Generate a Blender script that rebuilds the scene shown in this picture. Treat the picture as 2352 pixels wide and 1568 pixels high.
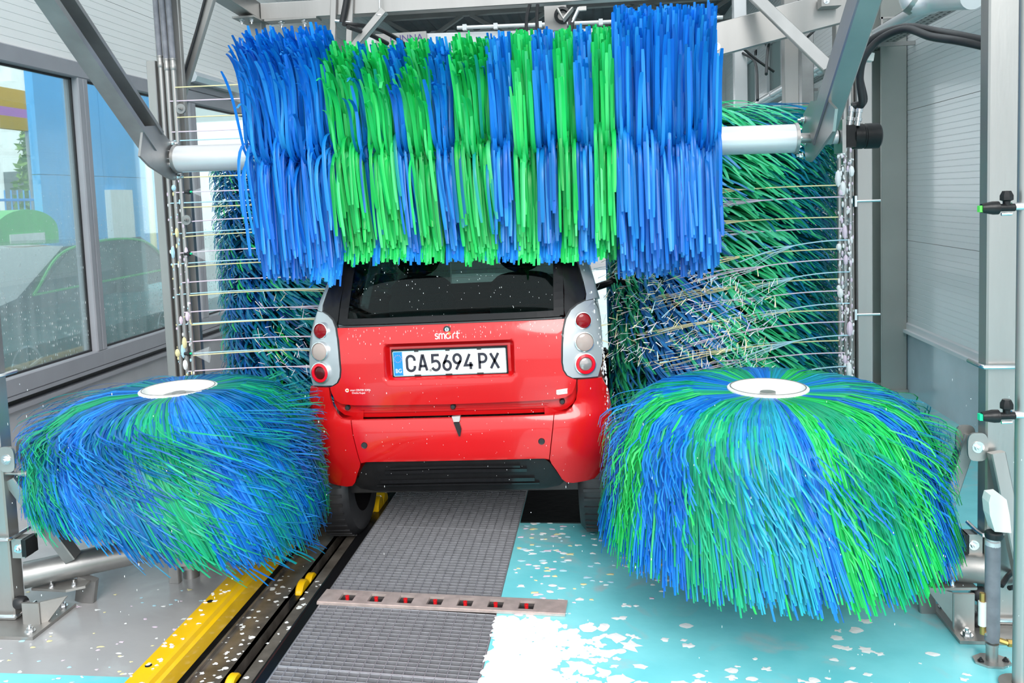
import bpy, bmesh, math, random
from mathutils import Vector, Matrix
random.seed(7)
PI = math.pi
scene = bpy.context.scene
C = scene.collection
for o in list(bpy.data.objects): bpy.data.objects.remove(o)

# ------------------------------------------------------------------ camera
W_PX, H_PX, F_PX = 2352.0, 1568.0, 1900.0
YAW, PITCH, ROLL = 0.119, 0.078, 0.038
PPX, PPY = 1159.0, 602.0
CAM = Vector((0, 0, 1.65))
FW = Vector((-math.sin(YAW)*math.cos(PITCH), math.cos(YAW)*math.cos(PITCH), -math.sin(PITCH)))
_r = Vector((math.cos(YAW), math.sin(YAW), 0)); _u = _r.cross(FW)
RT = _r*math.cos(ROLL) - _u*math.sin(ROLL); UP = _u*math.cos(ROLL) + _r*math.sin(ROLL)
cd = bpy.data.cameras.new('camera'); cam = bpy.data.objects.new('camera', cd); C.objects.link(cam)
m = Matrix.Identity(4)
for i in range(3): m[i][0] = RT[i]; m[i][1] = UP[i]; m[i][2] = -FW[i]; m[i][3] = CAM[i]
cam.matrix_world = m
cd.sensor_width = 36; cd.lens = 36*F_PX/W_PX; cd.clip_start = 0.05
cd.shift_x = (W_PX/2-PPX)/W_PX; cd.shift_y = (PPY-H_PX/2)/W_PX
scene.camera = cam

# ------------------------------------------------------------------ sky, sun, exposure
wd = bpy.data.worlds.new('sky'); scene.world = wd; wd.use_nodes = True
bg = wd.node_tree.nodes['Background']
bg.inputs[0].default_value = (0.90, 0.96, 1.0, 1); bg.inputs[1].default_value = 1.55
sd = bpy.data.lights.new('sun', 'SUN'); sun = bpy.data.objects.new('sun', sd); C.objects.link(sun)
sd.energy = 1.7; sd.angle = math.radians(30); sd.color = (1.0, 0.97, 0.93)
sun.rotation_euler = Vector((-0.22, 0.80, -0.56)).to_track_quat('-Z', 'Y').to_euler()
scene.view_settings.view_transform = 'Standard'; scene.view_settings.look = 'None'
scene.view_settings.gamma = 1; scene.view_settings.use_curve_mapping = False
scene.view_settings.exposure = 0.50

# ------------------------------------------------------------------ measuring helpers (points on real planes)
def ray(u, v): return FW + RT*((u-PPX)/F_PX) - UP*((v-PPY)/F_PX)
def at(u, v, Y): d = ray(u, v); return CAM + d*(Y/d.y)
def atz(u, v, Z=0.0): d = ray(u, v); return CAM + d*((Z-CAM.z)/d.z)
def atx(u, v, X): d = ray(u, v); return CAM + d*(X/d.x)

# ------------------------------------------------------------------ materials
M = {}
def mat(name, col, rough=0.5, metal=0.0, var=0.0, scale=8.0, bump=0.0, bscale=60.0, coat=0.0, emit=None, trans=0.0, spec=0.5, stretch=(1, 1, 1), col2=None):
    mt = bpy.data.materials.new(name); mt.use_nodes = True; nt = mt.node_tree; b = nt.nodes['Principled BSDF']
    b.inputs['Base Color'].default_value = (*col, 1); b.inputs['Roughness'].default_value = rough; b.inputs['Metallic'].default_value = metal
    b.inputs['Specular IOR Level'].default_value = spec
    b.inputs['Coat Weight'].default_value = coat; b.inputs['Coat Roughness'].default_value = 0.06
    if trans: b.inputs['Transmission Weight'].default_value = trans
    if emit: b.inputs['Emission Color'].default_value = (*emit[0], 1); b.inputs['Emission Strength'].default_value = emit[1]
    tc = nt.nodes.new('ShaderNodeTexCoord'); mp = nt.nodes.new('ShaderNodeMapping'); mp.inputs['Scale'].default_value = stretch
    nt.links.new(tc.outputs['Object'], mp.inputs[0])
    if var or col2:
        n = nt.nodes.new('ShaderNodeTexNoise'); n.inputs['Scale'].default_value = scale; n.inputs['Detail'].default_value = 6
        nt.links.new(mp.outputs[0], n.inputs['Vector'])
        r = nt.nodes.new('ShaderNodeValToRGB'); r.color_ramp.elements[0].position = 0.3; r.color_ramp.elements[1].position = 0.7
        c2 = col2 or tuple(min(1, c*(1+var)) for c in col)
        r.color_ramp.elements[0].color = (*[c*(1-var) for c in col], 1); r.color_ramp.elements[1].color = (*c2, 1)
        nt.links.new(n.outputs[0], r.inputs[0]); nt.links.new(r.outputs[0], b.inputs['Base Color'])
        if metal > 0.3:
            mr = nt.nodes.new('ShaderNodeMapRange'); mr.inputs['To Min'].default_value = rough-0.09; mr.inputs['To Max'].default_value = rough+0.12
            nt.links.new(n.outputs[0], mr.inputs[0]); nt.links.new(mr.outputs[0], b.inputs['Roughness'])
    if bump:
        n2 = nt.nodes.new('ShaderNodeTexNoise'); n2.inputs['Scale'].default_value = bscale; n2.inputs['Detail'].default_value = 4
        nt.links.new(mp.outputs[0], n2.inputs['Vector'])
        bp = nt.nodes.new('ShaderNodeBump'); bp.inputs['Strength'].default_value = bump; bp.inputs['Distance'].default_value = 0.01
        nt.links.new(n2.outputs[0], bp.inputs['Height']); nt.links.new(bp.outputs[0], b.inputs['Normal'])
    M[name] = mt; return mt
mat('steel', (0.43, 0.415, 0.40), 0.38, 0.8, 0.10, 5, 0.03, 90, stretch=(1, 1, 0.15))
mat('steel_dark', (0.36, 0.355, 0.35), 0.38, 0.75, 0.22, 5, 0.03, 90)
mat('steel_plate', (0.40, 0.385, 0.37), 0.42, 0.8, 0.12, 9, 0.03, 90)
mat('chrome', (0.75, 0.75, 0.76), 0.18, 0.95)
mat('alu_white', (0.70, 0.70, 0.71), 0.34, 0.35, 0.04, 5)
mat('frame_grey', (0.33, 0.33, 0.36), 0.45, 0.1, 0.05, 4)
mat('wall_grey', (0.40, 0.40, 0.42), 0.5, 0.0, 0.09, 3, 0.04, 40)
mat('wall_blue', (0.50, 0.57, 0.63), 0.22, 0.0, 0.12, 2.2, 0.05, 14, coat=0.4)
mat('panel_white', (0.88, 0.89, 0.90), 0.28, 0.0, 0.02, 1.2, coat=0.3)
mat('panel_left', (0.88, 0.865, 0.85), 0.45, 0.0, 0.03, 1.2)
mat('trim_white', (0.82, 0.83, 0.85), 0.35)
mat('column_green', (0.42, 0.43, 0.40), 0.42, 0.25, 0.08, 2)
mat('roof_dark', (0.10, 0.10, 0.11), 0.6, 0.1, 0.15, 4)
mat('truss_grey', (0.36, 0.35, 0.34), 0.55, 0.2, 0.1, 4)
mat('rubber', (0.018, 0.018, 0.02), 0.45, 0.0, 0.2, 30)
mat('black_gloss', (0.008, 0.008, 0.009), 0.22, coat=0.0, spec=0.28)
mat('black_plastic', (0.012, 0.012, 0.013), 0.32, 0.0, 0.2, 20, 0.08, 120, spec=0.3)
mat('pit_black', (0.012, 0.012, 0.013), 0.35, 0.0, 0.4, 12, 0.15, 40)
mat('track_plate', (0.20, 0.175, 0.15), 0.2, 0.45, 0.45, 9, 0.12, 30)
mat('yellow', (0.86, 0.50, 0.004), 0.28, 0.0, 0.10, 7, 0.04, 40, coat=0.4)
mat('grate', (0.40, 0.40, 0.43), 0.40, 0.55, 0.10, 30)
mat('manifold', (0.56, 0.47, 0.44), 0.33, 0.4, 0.14, 24, 0.1, 90)
mat('red_plastic', (0.62, 0.012, 0.016), 0.3)
mat('car_red', (0.56, 0.006, 0.008), 0.22, 0.0, 0.07, 3, 0.05, 45, coat=0.6, spec=0.35, stretch=(1, 1, 0.12))
mat('car_silver', (0.40, 0.43, 0.45), 0.34, 0.45, 0.04, 3, coat=0.2)
mat('lens_red', (0.22, 0.002, 0.005), 0.12, spec=0.4)
mat('lens_bright', (0.72, 0.006, 0.02), 0.15, spec=0.35)
mat('lens_clear', (0.40, 0.32, 0.29), 0.12, spec=0.5)
mat('lens_dark', (0.07, 0.004, 0.006), 0.12, spec=0.35)
mat('lens_grey', (0.34, 0.31, 0.30), 0.15, 0.4, coat=1.0)
mat('plate_white', (0.84, 0.83, 0.77), 0.35, 0.0, 0.02, 20)
mat('plate_blue', (0.01, 0.23, 0.78), 0.35)
mat('ink', (0.022, 0.020, 0.035), 0.4)
mat('white_paint', (0.86, 0.86, 0.86), 0.4)
mat('orange', (0.85, 0.30, 0.03), 0.4)
mat('seat', (0.035, 0.037, 0.04), 0.8, 0.0, 0.2, 40)
mat('white_plastic', (0.84, 0.84, 0.80), 0.4, 0.0, 0.03, 20)
mat('pvc_grey', (0.21, 0.21, 0.24), 0.45, 0.0, 0.2, 18, col2=(0.26, 0.26, 0.29))
mat('brass', (0.50, 0.32, 0.10), 0.35, 0.8)
mat('green_tip', (0.12, 0.75, 0.09), 0.4)
mat('teal_tip', (0.01, 0.62, 0.30), 0.4)
mat('foam_white', (0.88, 0.90, 0.90), 0.55, 0.0, 0.02, 40, 0.2, 80)
mat('foam_blue', (0.48, 0.75, 0.86), 0.5); mat('foam_pink', (0.80, 0.66, 0.78), 0.5); mat('foam_yellow', (0.84, 0.76, 0.42), 0.5)
mat('asphalt', (0.24, 0.24, 0.24), 0.8, 0.0, 0.15, 9)
mat('booth_blue', (0.13, 0.45, 0.85), 0.5, 0.0, 0.08, 1)
mat('bright_wall', (0.85, 0.85, 0.83), 0.7, 0.0, 0.04, 2)
mat('kiosk_green', (0.10, 0.55, 0.12), 0.4)
mat('leaf', (0.20, 0.34, 0.05), 0.6, 0.0, 0.35, 6)
mat('bark', (0.14, 0.10, 0.07), 0.8, 0.0, 0.3, 9)
mat('dark_car', (0.035, 0.045, 0.05), 0.2, coat=0.7)
mat('banner_yellow', (0.85, 0.42, 0.03), 0.5); mat('banner_pink', (0.75, 0.25, 0.55), 0.5)
mat('sign_purple', (0.11, 0.08, 0.27), 0.5)
mat('lamp_cover', (0.60, 0.64, 0.68), 0.2, 0.0, 0.03, 9, coat=0.6)
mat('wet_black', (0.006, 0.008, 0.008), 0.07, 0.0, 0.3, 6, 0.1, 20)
mat('rib_black', (0.010, 0.010, 0.011), 0.14, spec=0.7)
mat('heater', (0.05, 0.018, 0.012), 0.6, spec=0.1)
mat('tube_lit', (0.9, 0.9, 0.9), 0.3, emit=((1, 0.98, 0.95), 6.0))

def bristle_mat(name):
    mt = bpy.data.materials.new(name); mt.use_nodes = True; nt = mt.node_tree; b = nt.nodes['Principled BSDF']
    a = nt.nodes.new('ShaderNodeAttribute'); a.attribute_name = 'Col'
    nt.links.new(a.outputs['Color'], b.inputs['Base Color']); b.inputs['Roughness'].default_value = 0.34
    b.inputs['Coat Weight'].default_value = 0.08; b.inputs['Coat Roughness'].default_value = 0.2; b.inputs['Specular IOR Level'].default_value = 0.35
    t = nt.nodes.new('ShaderNodeBsdfTranslucent'); nt.links.new(a.outputs['Color'], t.inputs[0])
    mx = nt.nodes.new('ShaderNodeMixShader'); mx.inputs[0].default_value = 0.28
    nt.links.new(b.outputs[0], mx.inputs[1]); nt.links.new(t.outputs[0], mx.inputs[2])
    nt.links.new(mx.outputs[0], nt.nodes['Material Output'].inputs[0]); M[name] = mt
bristle_mat('bristle')

def glass_mat(name, tint, gloss, spots=False, rough=0.02, fr=0.45):
    mt = bpy.data.materials.new(name); mt.use_nodes = True; nt = mt.node_tree; nt.nodes.remove(nt.nodes['Principled BSDF'])
    out = nt.nodes['Material Output']
    t = nt.nodes.new('ShaderNodeBsdfTransparent'); t.inputs[0].default_value = (*tint, 1)
    g = nt.nodes.new('ShaderNodeBsdfGlossy'); g.inputs['Roughness'].default_value = rough; g.inputs[0].default_value = (0.9, 0.95, 0.95, 1)
    lw = nt.nodes.new('ShaderNodeLayerWeight'); lw.inputs[0].default_value = 0.25
    mr = nt.nodes.new('ShaderNodeMapRange'); mr.inputs['To Min'].default_value = gloss; mr.inputs['To Max'].default_value = min(1, gloss+fr)
    nt.links.new(lw.outputs['Fresnel'], mr.inputs[0])
    mx = nt.nodes.new('ShaderNodeMixShader'); nt.links.new(mr.outputs[0], mx.inputs[0])
    nt.links.new(t.outputs[0], mx.inputs[1]); nt.links.new(g.outputs[0], mx.inputs[2]); last = mx
    if spots:      # dried water spots and soap runs, with shapes of their own
        tc = nt.nodes.new('ShaderNodeTexCoord'); sx = nt.nodes.new('ShaderNodeSeparateXYZ'); nt.links.new(tc.outputs['Object'], sx.inputs[0])
        vo = nt.nodes.new('ShaderNodeTexVoronoi'); vo.inputs['Scale'].default_value = 34; vo.inputs['Randomness'].default_value = 1
        mp = nt.nodes.new('ShaderNodeMapping'); mp.inputs['Scale'].default_value = (1, 1, 0.55); nt.links.new(tc.outputs['Object'], mp.inputs[0]); nt.links.new(mp.outputs[0], vo.inputs['Vector'])
        no = nt.nodes.new('ShaderNodeTexNoise'); no.inputs['Scale'].default_value = 2.0; nt.links.new(tc.outputs['Object'], no.inputs['Vector'])
        hz = nt.nodes.new('ShaderNodeMapRange'); hz.inputs['From Min'].default_value = 2.0; hz.inputs['From Max'].default_value = 0.5; hz.inputs['To Min'].default_value = 0.0; hz.inputs['To Max'].default_value = 0.30
        nt.links.new(sx.outputs['Z'], hz.inputs[0])
        mu = nt.nodes.new('ShaderNodeMath'); mu.operation = 'MULTIPLY'; nt.links.new(hz.outputs[0], mu.inputs[0]); nt.links.new(no.outputs[0], mu.inputs[1])
        lt = nt.nodes.new('ShaderNodeMath'); lt.operation = 'LESS_THAN'; nt.links.new(vo.outputs['Distance'], lt.inputs[0]); nt.links.new(mu.outputs[0], lt.inputs[1])
        st = nt.nodes.new('ShaderNodeTexNoise'); st.inputs['Scale'].default_value = 30; mp2 = nt.nodes.new('ShaderNodeMapping'); mp2.inputs['Scale'].default_value = (1, 1, 0.04)
        nt.links.new(tc.outputs['Object'], mp2.inputs[0]); nt.links.new(mp2.outputs[0], st.inputs['Vector'])
        s2 = nt.nodes.new('ShaderNodeMath'); s2.operation = 'MULTIPLY'; nt.links.new(st.outputs[0], s2.inputs[0]); nt.links.new(hz.outputs[0], s2.inputs[1])
        ad = nt.nodes.new('ShaderNodeMath'); ad.operation = 'MULTIPLY_ADD'; ad.inputs[1].default_value = 0.8; ad.use_clamp = True
        nt.links.new(lt.outputs[0], ad.inputs[0]); nt.links.new(s2.outputs[0], ad.inputs[2])
        df = nt.nodes.new('ShaderNodeBsdfDiffuse'); df.inputs[0].default_value = (0.75, 0.80, 0.80, 1)
        m2 = nt.nodes.new('ShaderNodeMixShader'); nt.links.new(ad.outputs[0], m2.inputs[0]); nt.links.new(last.outputs[0], m2.inputs[1]); nt.links.new(df.outputs[0], m2.inputs[2]); last = m2
    nt.links.new(last.outputs[0], out.inputs[0]); M[name] = mt
glass_mat('window_glass', (0.86, 0.95, 0.95), 0.06, True)
glass_mat('car_glass', (0.40, 0.50, 0.48), 0.006, fr=0.25)
glass_mat('outside_glass', (0.25, 0.3, 0.3), 0.15)
glass_mat('water', (0.97, 0.985, 0.99), 0.05)
def mist_mat():
    mt = bpy.data.materials.new('mist'); mt.use_nodes = True; nt = mt.node_tree; nt.nodes.remove(nt.nodes['Principled BSDF'])
    t = nt.nodes.new('ShaderNodeBsdfTransparent'); d = nt.nodes.new('ShaderNodeBsdfDiffuse'); d.inputs[0].default_value = (0.9, 0.93, 0.95, 1)
    mx = nt.nodes.new('ShaderNodeMixShader'); mx.inputs[0].default_value = 0.16
    nt.links.new(t.outputs[0], mx.inputs[1]); nt.links.new(d.outputs[0], mx.inputs[2]); nt.links.new(mx.outputs[0], nt.nodes['Material Output'].inputs[0]); M['mist'] = mt
mist_mat()
def floor_mat():
    mt = bpy.data.materials.new('floor_paint'); mt.use_nodes = True; nt = mt.node_tree; b = nt.nodes['Principled BSDF']; L = nt.links.new
    tc = nt.nodes.new('ShaderNodeTexCoord'); sx = nt.nodes.new('ShaderNodeSeparateXYZ'); L(tc.outputs['Object'], sx.inputs[0])
    n = nt.nodes.new('ShaderNodeTexNoise'); n.inputs['Scale'].default_value = 2.2; n.inputs['Detail'].default_value = 5; L(tc.outputs['Object'], n.inputs['Vector'])
    aq = nt.nodes.new('ShaderNodeValToRGB'); aq.color_ramp.elements[0].color = (0.15, 0.60, 0.66, 1); aq.color_ramp.elements[1].color = (0.27, 0.78, 0.83, 1)
    aq.color_ramp.elements[0].position = 0.3; aq.color_ramp.elements[1].position = 0.7; L(n.outputs[0], aq.inputs[0])
    gr = nt.nodes.new('ShaderNodeValToRGB'); gr.color_ramp.elements[0].color = (0.36, 0.355, 0.36, 1); gr.color_ramp.elements[1].color = (0.45, 0.44, 0.445, 1); L(n.outputs[0], gr.inputs[0])
    # grey worn coat left of the conveyor beyond y = 2.66
    a = nt.nodes.new('ShaderNodeMath'); a.operation = 'LESS_THAN'; a.inputs[1].default_value = -1.3; L(sx.outputs['X'], a.inputs[0])
    c = nt.nodes.new('ShaderNodeMath'); c.operation = 'GREATER_THAN'; c.inputs[1].default_value = 2.64; L(sx.outputs['Y'], c.inputs[0])
    g = nt.nodes.new('ShaderNodeMath'); g.operation = 'MULTIPLY'; L(a.outputs[0], g.inputs[0]); L(c.outputs[0], g.inputs[1])
    mx = nt.nodes.new('ShaderNodeMix'); mx.data_type = 'RGBA'; L(g.outputs[0], mx.inputs[0]); L(aq.outputs[0], mx.inputs[6]); L(gr.outputs[0], mx.inputs[7])
    # grey soap film lying in shallow patches on the aqua paint
    n2 = nt.nodes.new('ShaderNodeTexNoise'); n2.inputs['Scale'].default_value = 3.4; n2.inputs['Detail'].default_value = 8; n2.inputs['Distortion'].default_value = 1.2; L(tc.outputs['Object'], n2.inputs['Vector'])
    r2 = nt.nodes.new('ShaderNodeValToRGB'); r2.color_ramp.elements[0].position = 0.56; r2.color_ramp.elements[1].position = 0.70
    r2.color_ramp.elements[0].color = (0, 0, 0, 1); r2.color_ramp.elements[1].color = (0.55, 0.55, 0.55, 1); L(n2.outputs[0], r2.inputs[0])
    m3 = nt.nodes.new('ShaderNodeMix'); m3.data_type = 'RGBA'; L(r2.outputs[0], m3.inputs[0]); L(mx.outputs[2], m3.inputs[6]); m3.inputs[7].default_value = (0.50, 0.52, 0.53, 1)
    L(m3.outputs[2], b.inputs['Base Color'])
    rr = nt.nodes.new('ShaderNodeMapRange'); rr.inputs['To Min'].default_value = 0.06; rr.inputs['To Max'].default_value = 0.34; L(n.outputs[0], rr.inputs[0]); L(rr.outputs[0], b.inputs['Roughness'])
    n3 = nt.nodes.new('ShaderNodeTexNoise'); n3.inputs['Scale'].default_value = 18; L(tc.outputs['Object'], n3.inputs['Vector'])
    bp = nt.nodes.new('ShaderNodeBump'); bp.inputs['Strength'].default_value = 0.10; bp.inputs['Distance'].default_value = 0.01; L(n3.outputs[0], bp.inputs['Height']); L(bp.outputs[0], b.inputs['Normal'])
    M['floor_paint'] = mt
floor_mat()

# ------------------------------------------------------------------ mesh builder
class MB:
    def __init__(s): s.v = []; s.f = []; s.mi = []; s.col = []; s.cur = 0; s.c = None
    def add(s, vs, fs):
        k = len(s.v); s.v += [Vector(p) for p in vs]
        for f in fs: s.f.append([i+k for i in f]); s.mi.append(s.cur); s.col.append(s.c)
        return s
    def box(s, c, d, R=None):
        c = Vector(c); hx, hy, hz = d[0]/2, d[1]/2, d[2]/2
        vs = [Vector((x, y, z)) for x in (-hx, hx) for y in (-hy, hy) for z in (-hz, hz)]
        if R: vs = [R @ p for p in vs]
        return s.add([c+p for p in vs], [(0, 1, 3, 2), (4, 6, 7, 5), (0, 4, 5, 1), (2, 3, 7, 6), (0, 2, 6, 4), (1, 5, 7, 3)])
    def bx(s, x0, x1, y0, y1, z0, z1): return s.box(((x0+x1)/2, (y0+y1)/2, (z0+z1)/2), (abs(x1-x0), abs(y1-y0), abs(z1-z0)))
    def beam(s, p, q, w, h, up=(0, 0, 1), ch=0.004):      # chamfered rectangular bar; w across, h along up
        p, q = Vector(p), Vector(q); d = (q-p).normalized(); u = Vector(up); x = d.cross(u).normalized(); u = x.cross(d)
        a, b = w/2, h/2; ch = min(ch, a*0.6, b*0.6)
        pr = [(-a+ch, -b), (a-ch, -b), (a, -b+ch), (a, b-ch), (a-ch, b), (-a+ch, b), (-a, b-ch), (-a, -b+ch)]
        return s.sweep([p, q], pr, x, u)
    def sweep(s, pts, pr, x, u, cap=True):
        n = len(pr); vs = [Vector(P)+x*i+u*j for P in pts for i, j in pr]
        fs = [(k*n+i, k*n+(i+1) % n, (k+1)*n+(i+1) % n, (k+1)*n+i) for k in range(len(pts)-1) for i in range(n)]
        if cap: fs += [tuple(range(n-1, -1, -1)), tuple((len(pts)-1)*n+i for i in range(n))]
        return s.add(vs, fs)
    def tube(s, pts, r, n=10, cap=True, r2=None):
        pts = [Vector(p) for p in pts]; N = len(pts); vs = []; prev = None
        for i, p in enumerate(pts):
            t = (pts[min(i+1, N-1)]-pts[max(i-1, 0)]).normalized()
            if prev is None: a = t.orthogonal().normalized()
            else:
                a = prev - t*prev.dot(t)
                a = a.normalized() if a.length > 1e-6 else t.orthogonal().normalized()
            prev = a; b = t.cross(a); rr = r if r2 is None else r+(r2-r)*i/(N-1)
            if isinstance(r, (list, tuple)): rr = r[i]
            vs += [p+(a*math.cos(2*PI*k/n)+b*math.sin(2*PI*k/n))*rr for k in range(n)]
        fs = [(k*n+i, k*n+(i+1) % n, (k+1)*n+(i+1) % n, (k+1)*n+i) for k in range(N-1) for i in range(n)]
        if cap: fs += [tuple(range(n-1, -1, -1)), tuple((N-1)*n+i for i in range(n))]
        return s.add(vs, fs)
    def cyl(s, p, q, r, n=20, r2=None): return s.tube([p, q], r, n, True, r2)
    def lathe(s, c, ax, prof, n=28):                       # prof: (radius, height along ax)
        c = Vector(c); ax = Vector(ax).normalized(); a = ax.orthogonal().normalized(); b = ax.cross(a); N = len(prof)
        vs = [c+ax*h+(a*math.cos(2*PI*k/n)+b*math.sin(2*PI*k/n))*max(r, 1e-4) for r, h in prof for k in range(n)]
        fs = [(j*n+i, j*n+(i+1) % n, (j+1)*n+(i+1) % n, (j+1)*n+i) for j in range(N-1) for i in range(n)]
        return s.add(vs, fs)
    def prism(s, pts, off):                                # planar polygon extruded by off
        pts = [Vector(p) for p in pts]; off = Vector(off); n = len(pts)
        return s.add(pts+[p+off for p in pts], [tuple(range(n-1, -1, -1)), tuple(range(n, 2*n))]+[(i, (i+1) % n, n+(i+1) % n, n+i) for i in range(n)])
    def hexbolt(s, p, ax, r=0.012, h=0.01):
        ax = Vector(ax).normalized(); p = Vector(p); s.lathe(p, ax, [(0, 0), (r*1.5, 0), (r*1.5, h*0.25), (0, h*0.25)], 14); s.tube([p, p+ax*h], r, 6)
        return s.tube([p, p+ax*h*1.7], r*0.5, 8)
    def ribbon(s, pts, wd, w, taper=0.75):
        n = len(pts); vs = []
        for i, p in enumerate(pts):
            t = (pts[min(i+1, n-1)]-pts[max(i-1, 0)]); nn = t.cross(wd)
            nn = nn.normalized() if nn.length > 1e-6 else Vector((0, 0, 1)); ww = w*0.5*(1 if i < n-1 else taper)
            vs += [p-wd*ww, p+nn*w*0.16, p+wd*ww]
        return s.add(vs, [f for i in range(n-1) for f in ((i*3, i*3+1, i*3+4, i*3+3), (i*3+1, i*3+2, i*3+5, i*3+4))])
    def ball(s, c, rx, ry=None, rz=None, n=10, k=6):
        ry = ry or rx; rz = rz or rx; c = Vector(c); vs = [c+Vector((0, 0, rz))]
        for j in range(1, k):
            a = PI*j/k
            vs += [c+Vector((rx*math.sin(a)*math.cos(2*PI*i/n), ry*math.sin(a)*math.sin(2*PI*i/n), rz*math.cos(a))) for i in range(n)]
        vs.append(c-Vector((0, 0, rz))); L = len(vs)-1; fs = [(0, 1+i, 1+(i+1) % n) for i in range(n)]
        for j in range(k-2):
            fs += [(1+j*n+i, 1+(j+1)*n+i, 1+(j+1)*n+(i+1) % n, 1+j*n+(i+1) % n) for i in range(n)]
        fs += [(L, 1+(k-2)*n+(i+1) % n, 1+(k-2)*n+i) for i in range(n)]
        return s.add(vs, fs)
    def xf(s, Mx): s.v = [Mx @ p for p in s.v]; return s
def worigin(o):
    v = Vector((0, 0, 0))
    while o: v += o.location; o = o.parent
    return v
def obj(name, mb, mats, parent=None, smooth=False, local=False, flip=False):
    me = bpy.data.meshes.new(name); off = Vector((0, 0, 0)) if (local or not parent) else worigin(parent)
    me.from_pydata([p-off for p in mb.v], [], mb.f)
    for k in (mats if isinstance(mats, (list, tuple)) else [mats]): me.materials.append(M[k])
    if any(mb.mi): me.polygons.foreach_set('material_index', mb.mi)
    if any(c is not None for c in mb.col):
        at_ = me.attributes.new('Col', 'FLOAT_COLOR', 'FACE'); at_.data.foreach_set('color', [x for c in mb.col for x in (*c, 1)])
    else:
        bm = bmesh.new(); bm.from_mesh(me); bmesh.ops.recalc_face_normals(bm, faces=bm.faces); bm.to_mesh(me); bm.free()
    if smooth:
        me.polygons.foreach_set('use_smooth', [True]*len(me.polygons))
        if smooth != 'all':
            try: me.set_sharp_from_angle(angle=math.radians(38))
            except Exception: pass
    o = bpy.data.objects.new(name, me); C.objects.link(o)
    if parent: o.parent = parent
    return o
def tag(o, label, cat, group=None, kind=None):
    if label: o['label'] = label
    if cat: o['category'] = cat
    if group: o['group'] = group
    if kind: o['kind'] = kind
    return o
def thing(name, label, cat, loc=(0, 0, 0), group=None):
    o = bpy.data.objects.new(name, None); C.objects.link(o); o.location = loc; o.empty_display_size = 0.1
    return tag(o, label, cat, group)
def struct(name, mb, m_, label=None, cat=None, smooth=False):
    o = obj(name, mb, m_, None, smooth); o['kind'] = 'structure'; o['label'] = label or name.replace('_', ' ')
    o['category'] = cat or name.split('_')[0]
    return o
def sempty(name, label, cat, loc=(0, 0, 0)):
    o = thing(name, label, cat, loc); o['kind'] = 'structure'; return o
def spline(pts, n=8):                                      # Catmull-Rom through points
    P = [Vector(p) for p in pts]; P = [P[0]*2-P[1]]+P+[P[-1]*2-P[-2]]; out = []
    for i in range(1, len(P)-2):
        for k in range(n):
            t = k/n; a, b, c, d = P[i-1:i+3]
            out.append(0.5*((2*b)+(c-a)*t+(2*a-5*b+4*c-d)*t*t+(3*b-a-3*c+d)*t**3))
    out.append(P[-2]); return out
def lerp_tab(tab, z):
    if z <= tab[0][0]: return tab[0][1]
    for (a, x), (b, y) in zip(tab, tab[1:]):
        if z <= b: t = (z-a)/(b-a); return x+(y-x)*t
    return tab[-1][1]
def text_mesh(s, size, depth=0.001):
    cu = bpy.data.curves.new('t', 'FONT'); cu.body = s; cu.size = size; cu.extrude = depth; cu.align_x = 'CENTER'; cu.resolution_u = 3
    o = bpy.data.objects.new('t', cu); C.objects.link(o); bpy.context.view_layer.update()
    me = bpy.data.meshes.new_from_object(o.evaluated_get(bpy.context.evaluated_depsgraph_get()))
    mb = MB(); mb.add([v.co.copy() for v in me.vertices], [tuple(p.vertices) for p in me.polygons])
    bpy.data.objects.remove(o); bpy.data.curves.remove(cu); bpy.data.meshes.remove(me); return mb
def stroke(mb, pts, w, place, closed=False, th=0.002):     # flat stroke of width w along 2-D points, put in place by place(x, z, depth)
    n = len(pts); P = [Vector((*p, 0)) for p in pts]; L = []
    for i in range(n):
        a = P[(i-1) % n] if (closed or i > 0) else P[i]; b = P[(i+1) % n] if (closed or i < n-1) else P[i]
        d1 = (P[i]-a); d2 = (b-P[i]); d1 = d1.normalized() if d1.length > 1e-9 else d2.normalized(); d2 = d2.normalized() if d2.length > 1e-9 else d1
        t = (d1+d2).normalized(); nn = Vector((-t.y, t.x, 0)); k = max(0.45, nn.dot(Vector((-d1.y, d1.x, 0))))
        L.append((P[i]+nn*(w/2/k), P[i]-nn*(w/2/k)))
    vs = [place(q.x, q.y, 0) for a, b in L for q in (a, b)]+[place(q.x, q.y, th) for a, b in L for q in (a, b)]
    N = 2*n; fs = []
    for i in range(n if closed else n-1):
        j = (i+1) % n; fs += [(N+2*i, N+2*i+1, N+2*j+1, N+2*j), (2*i, N+2*i, N+2*j, 2*j), (2*i+1, 2*j+1, N+2*j+1, N+2*i+1)]
    if not closed: fs += [(0, 1, N+1, N), (2*n-2, N+2*n-2, N+2*n-1, 2*n-1)]
    mb.add(vs, fs)
def arc(cx, cy, rx, ry, a0, a1, n=12): return [(cx+rx*math.cos(math.radians(a0+(a1-a0)*i/n)), cy+ry*math.sin(math.radians(a0+(a1-a0)*i/n))) for i in range(n+1)]
ORD = ['topmost', 'second', 'third', 'fourth', 'fifth', 'sixth', 'seventh', 'eighth', 'ninth', 'tenth', 'eleventh', 'twelfth', 'thirteenth', 'fourteenth', 'fifteenth']

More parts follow.
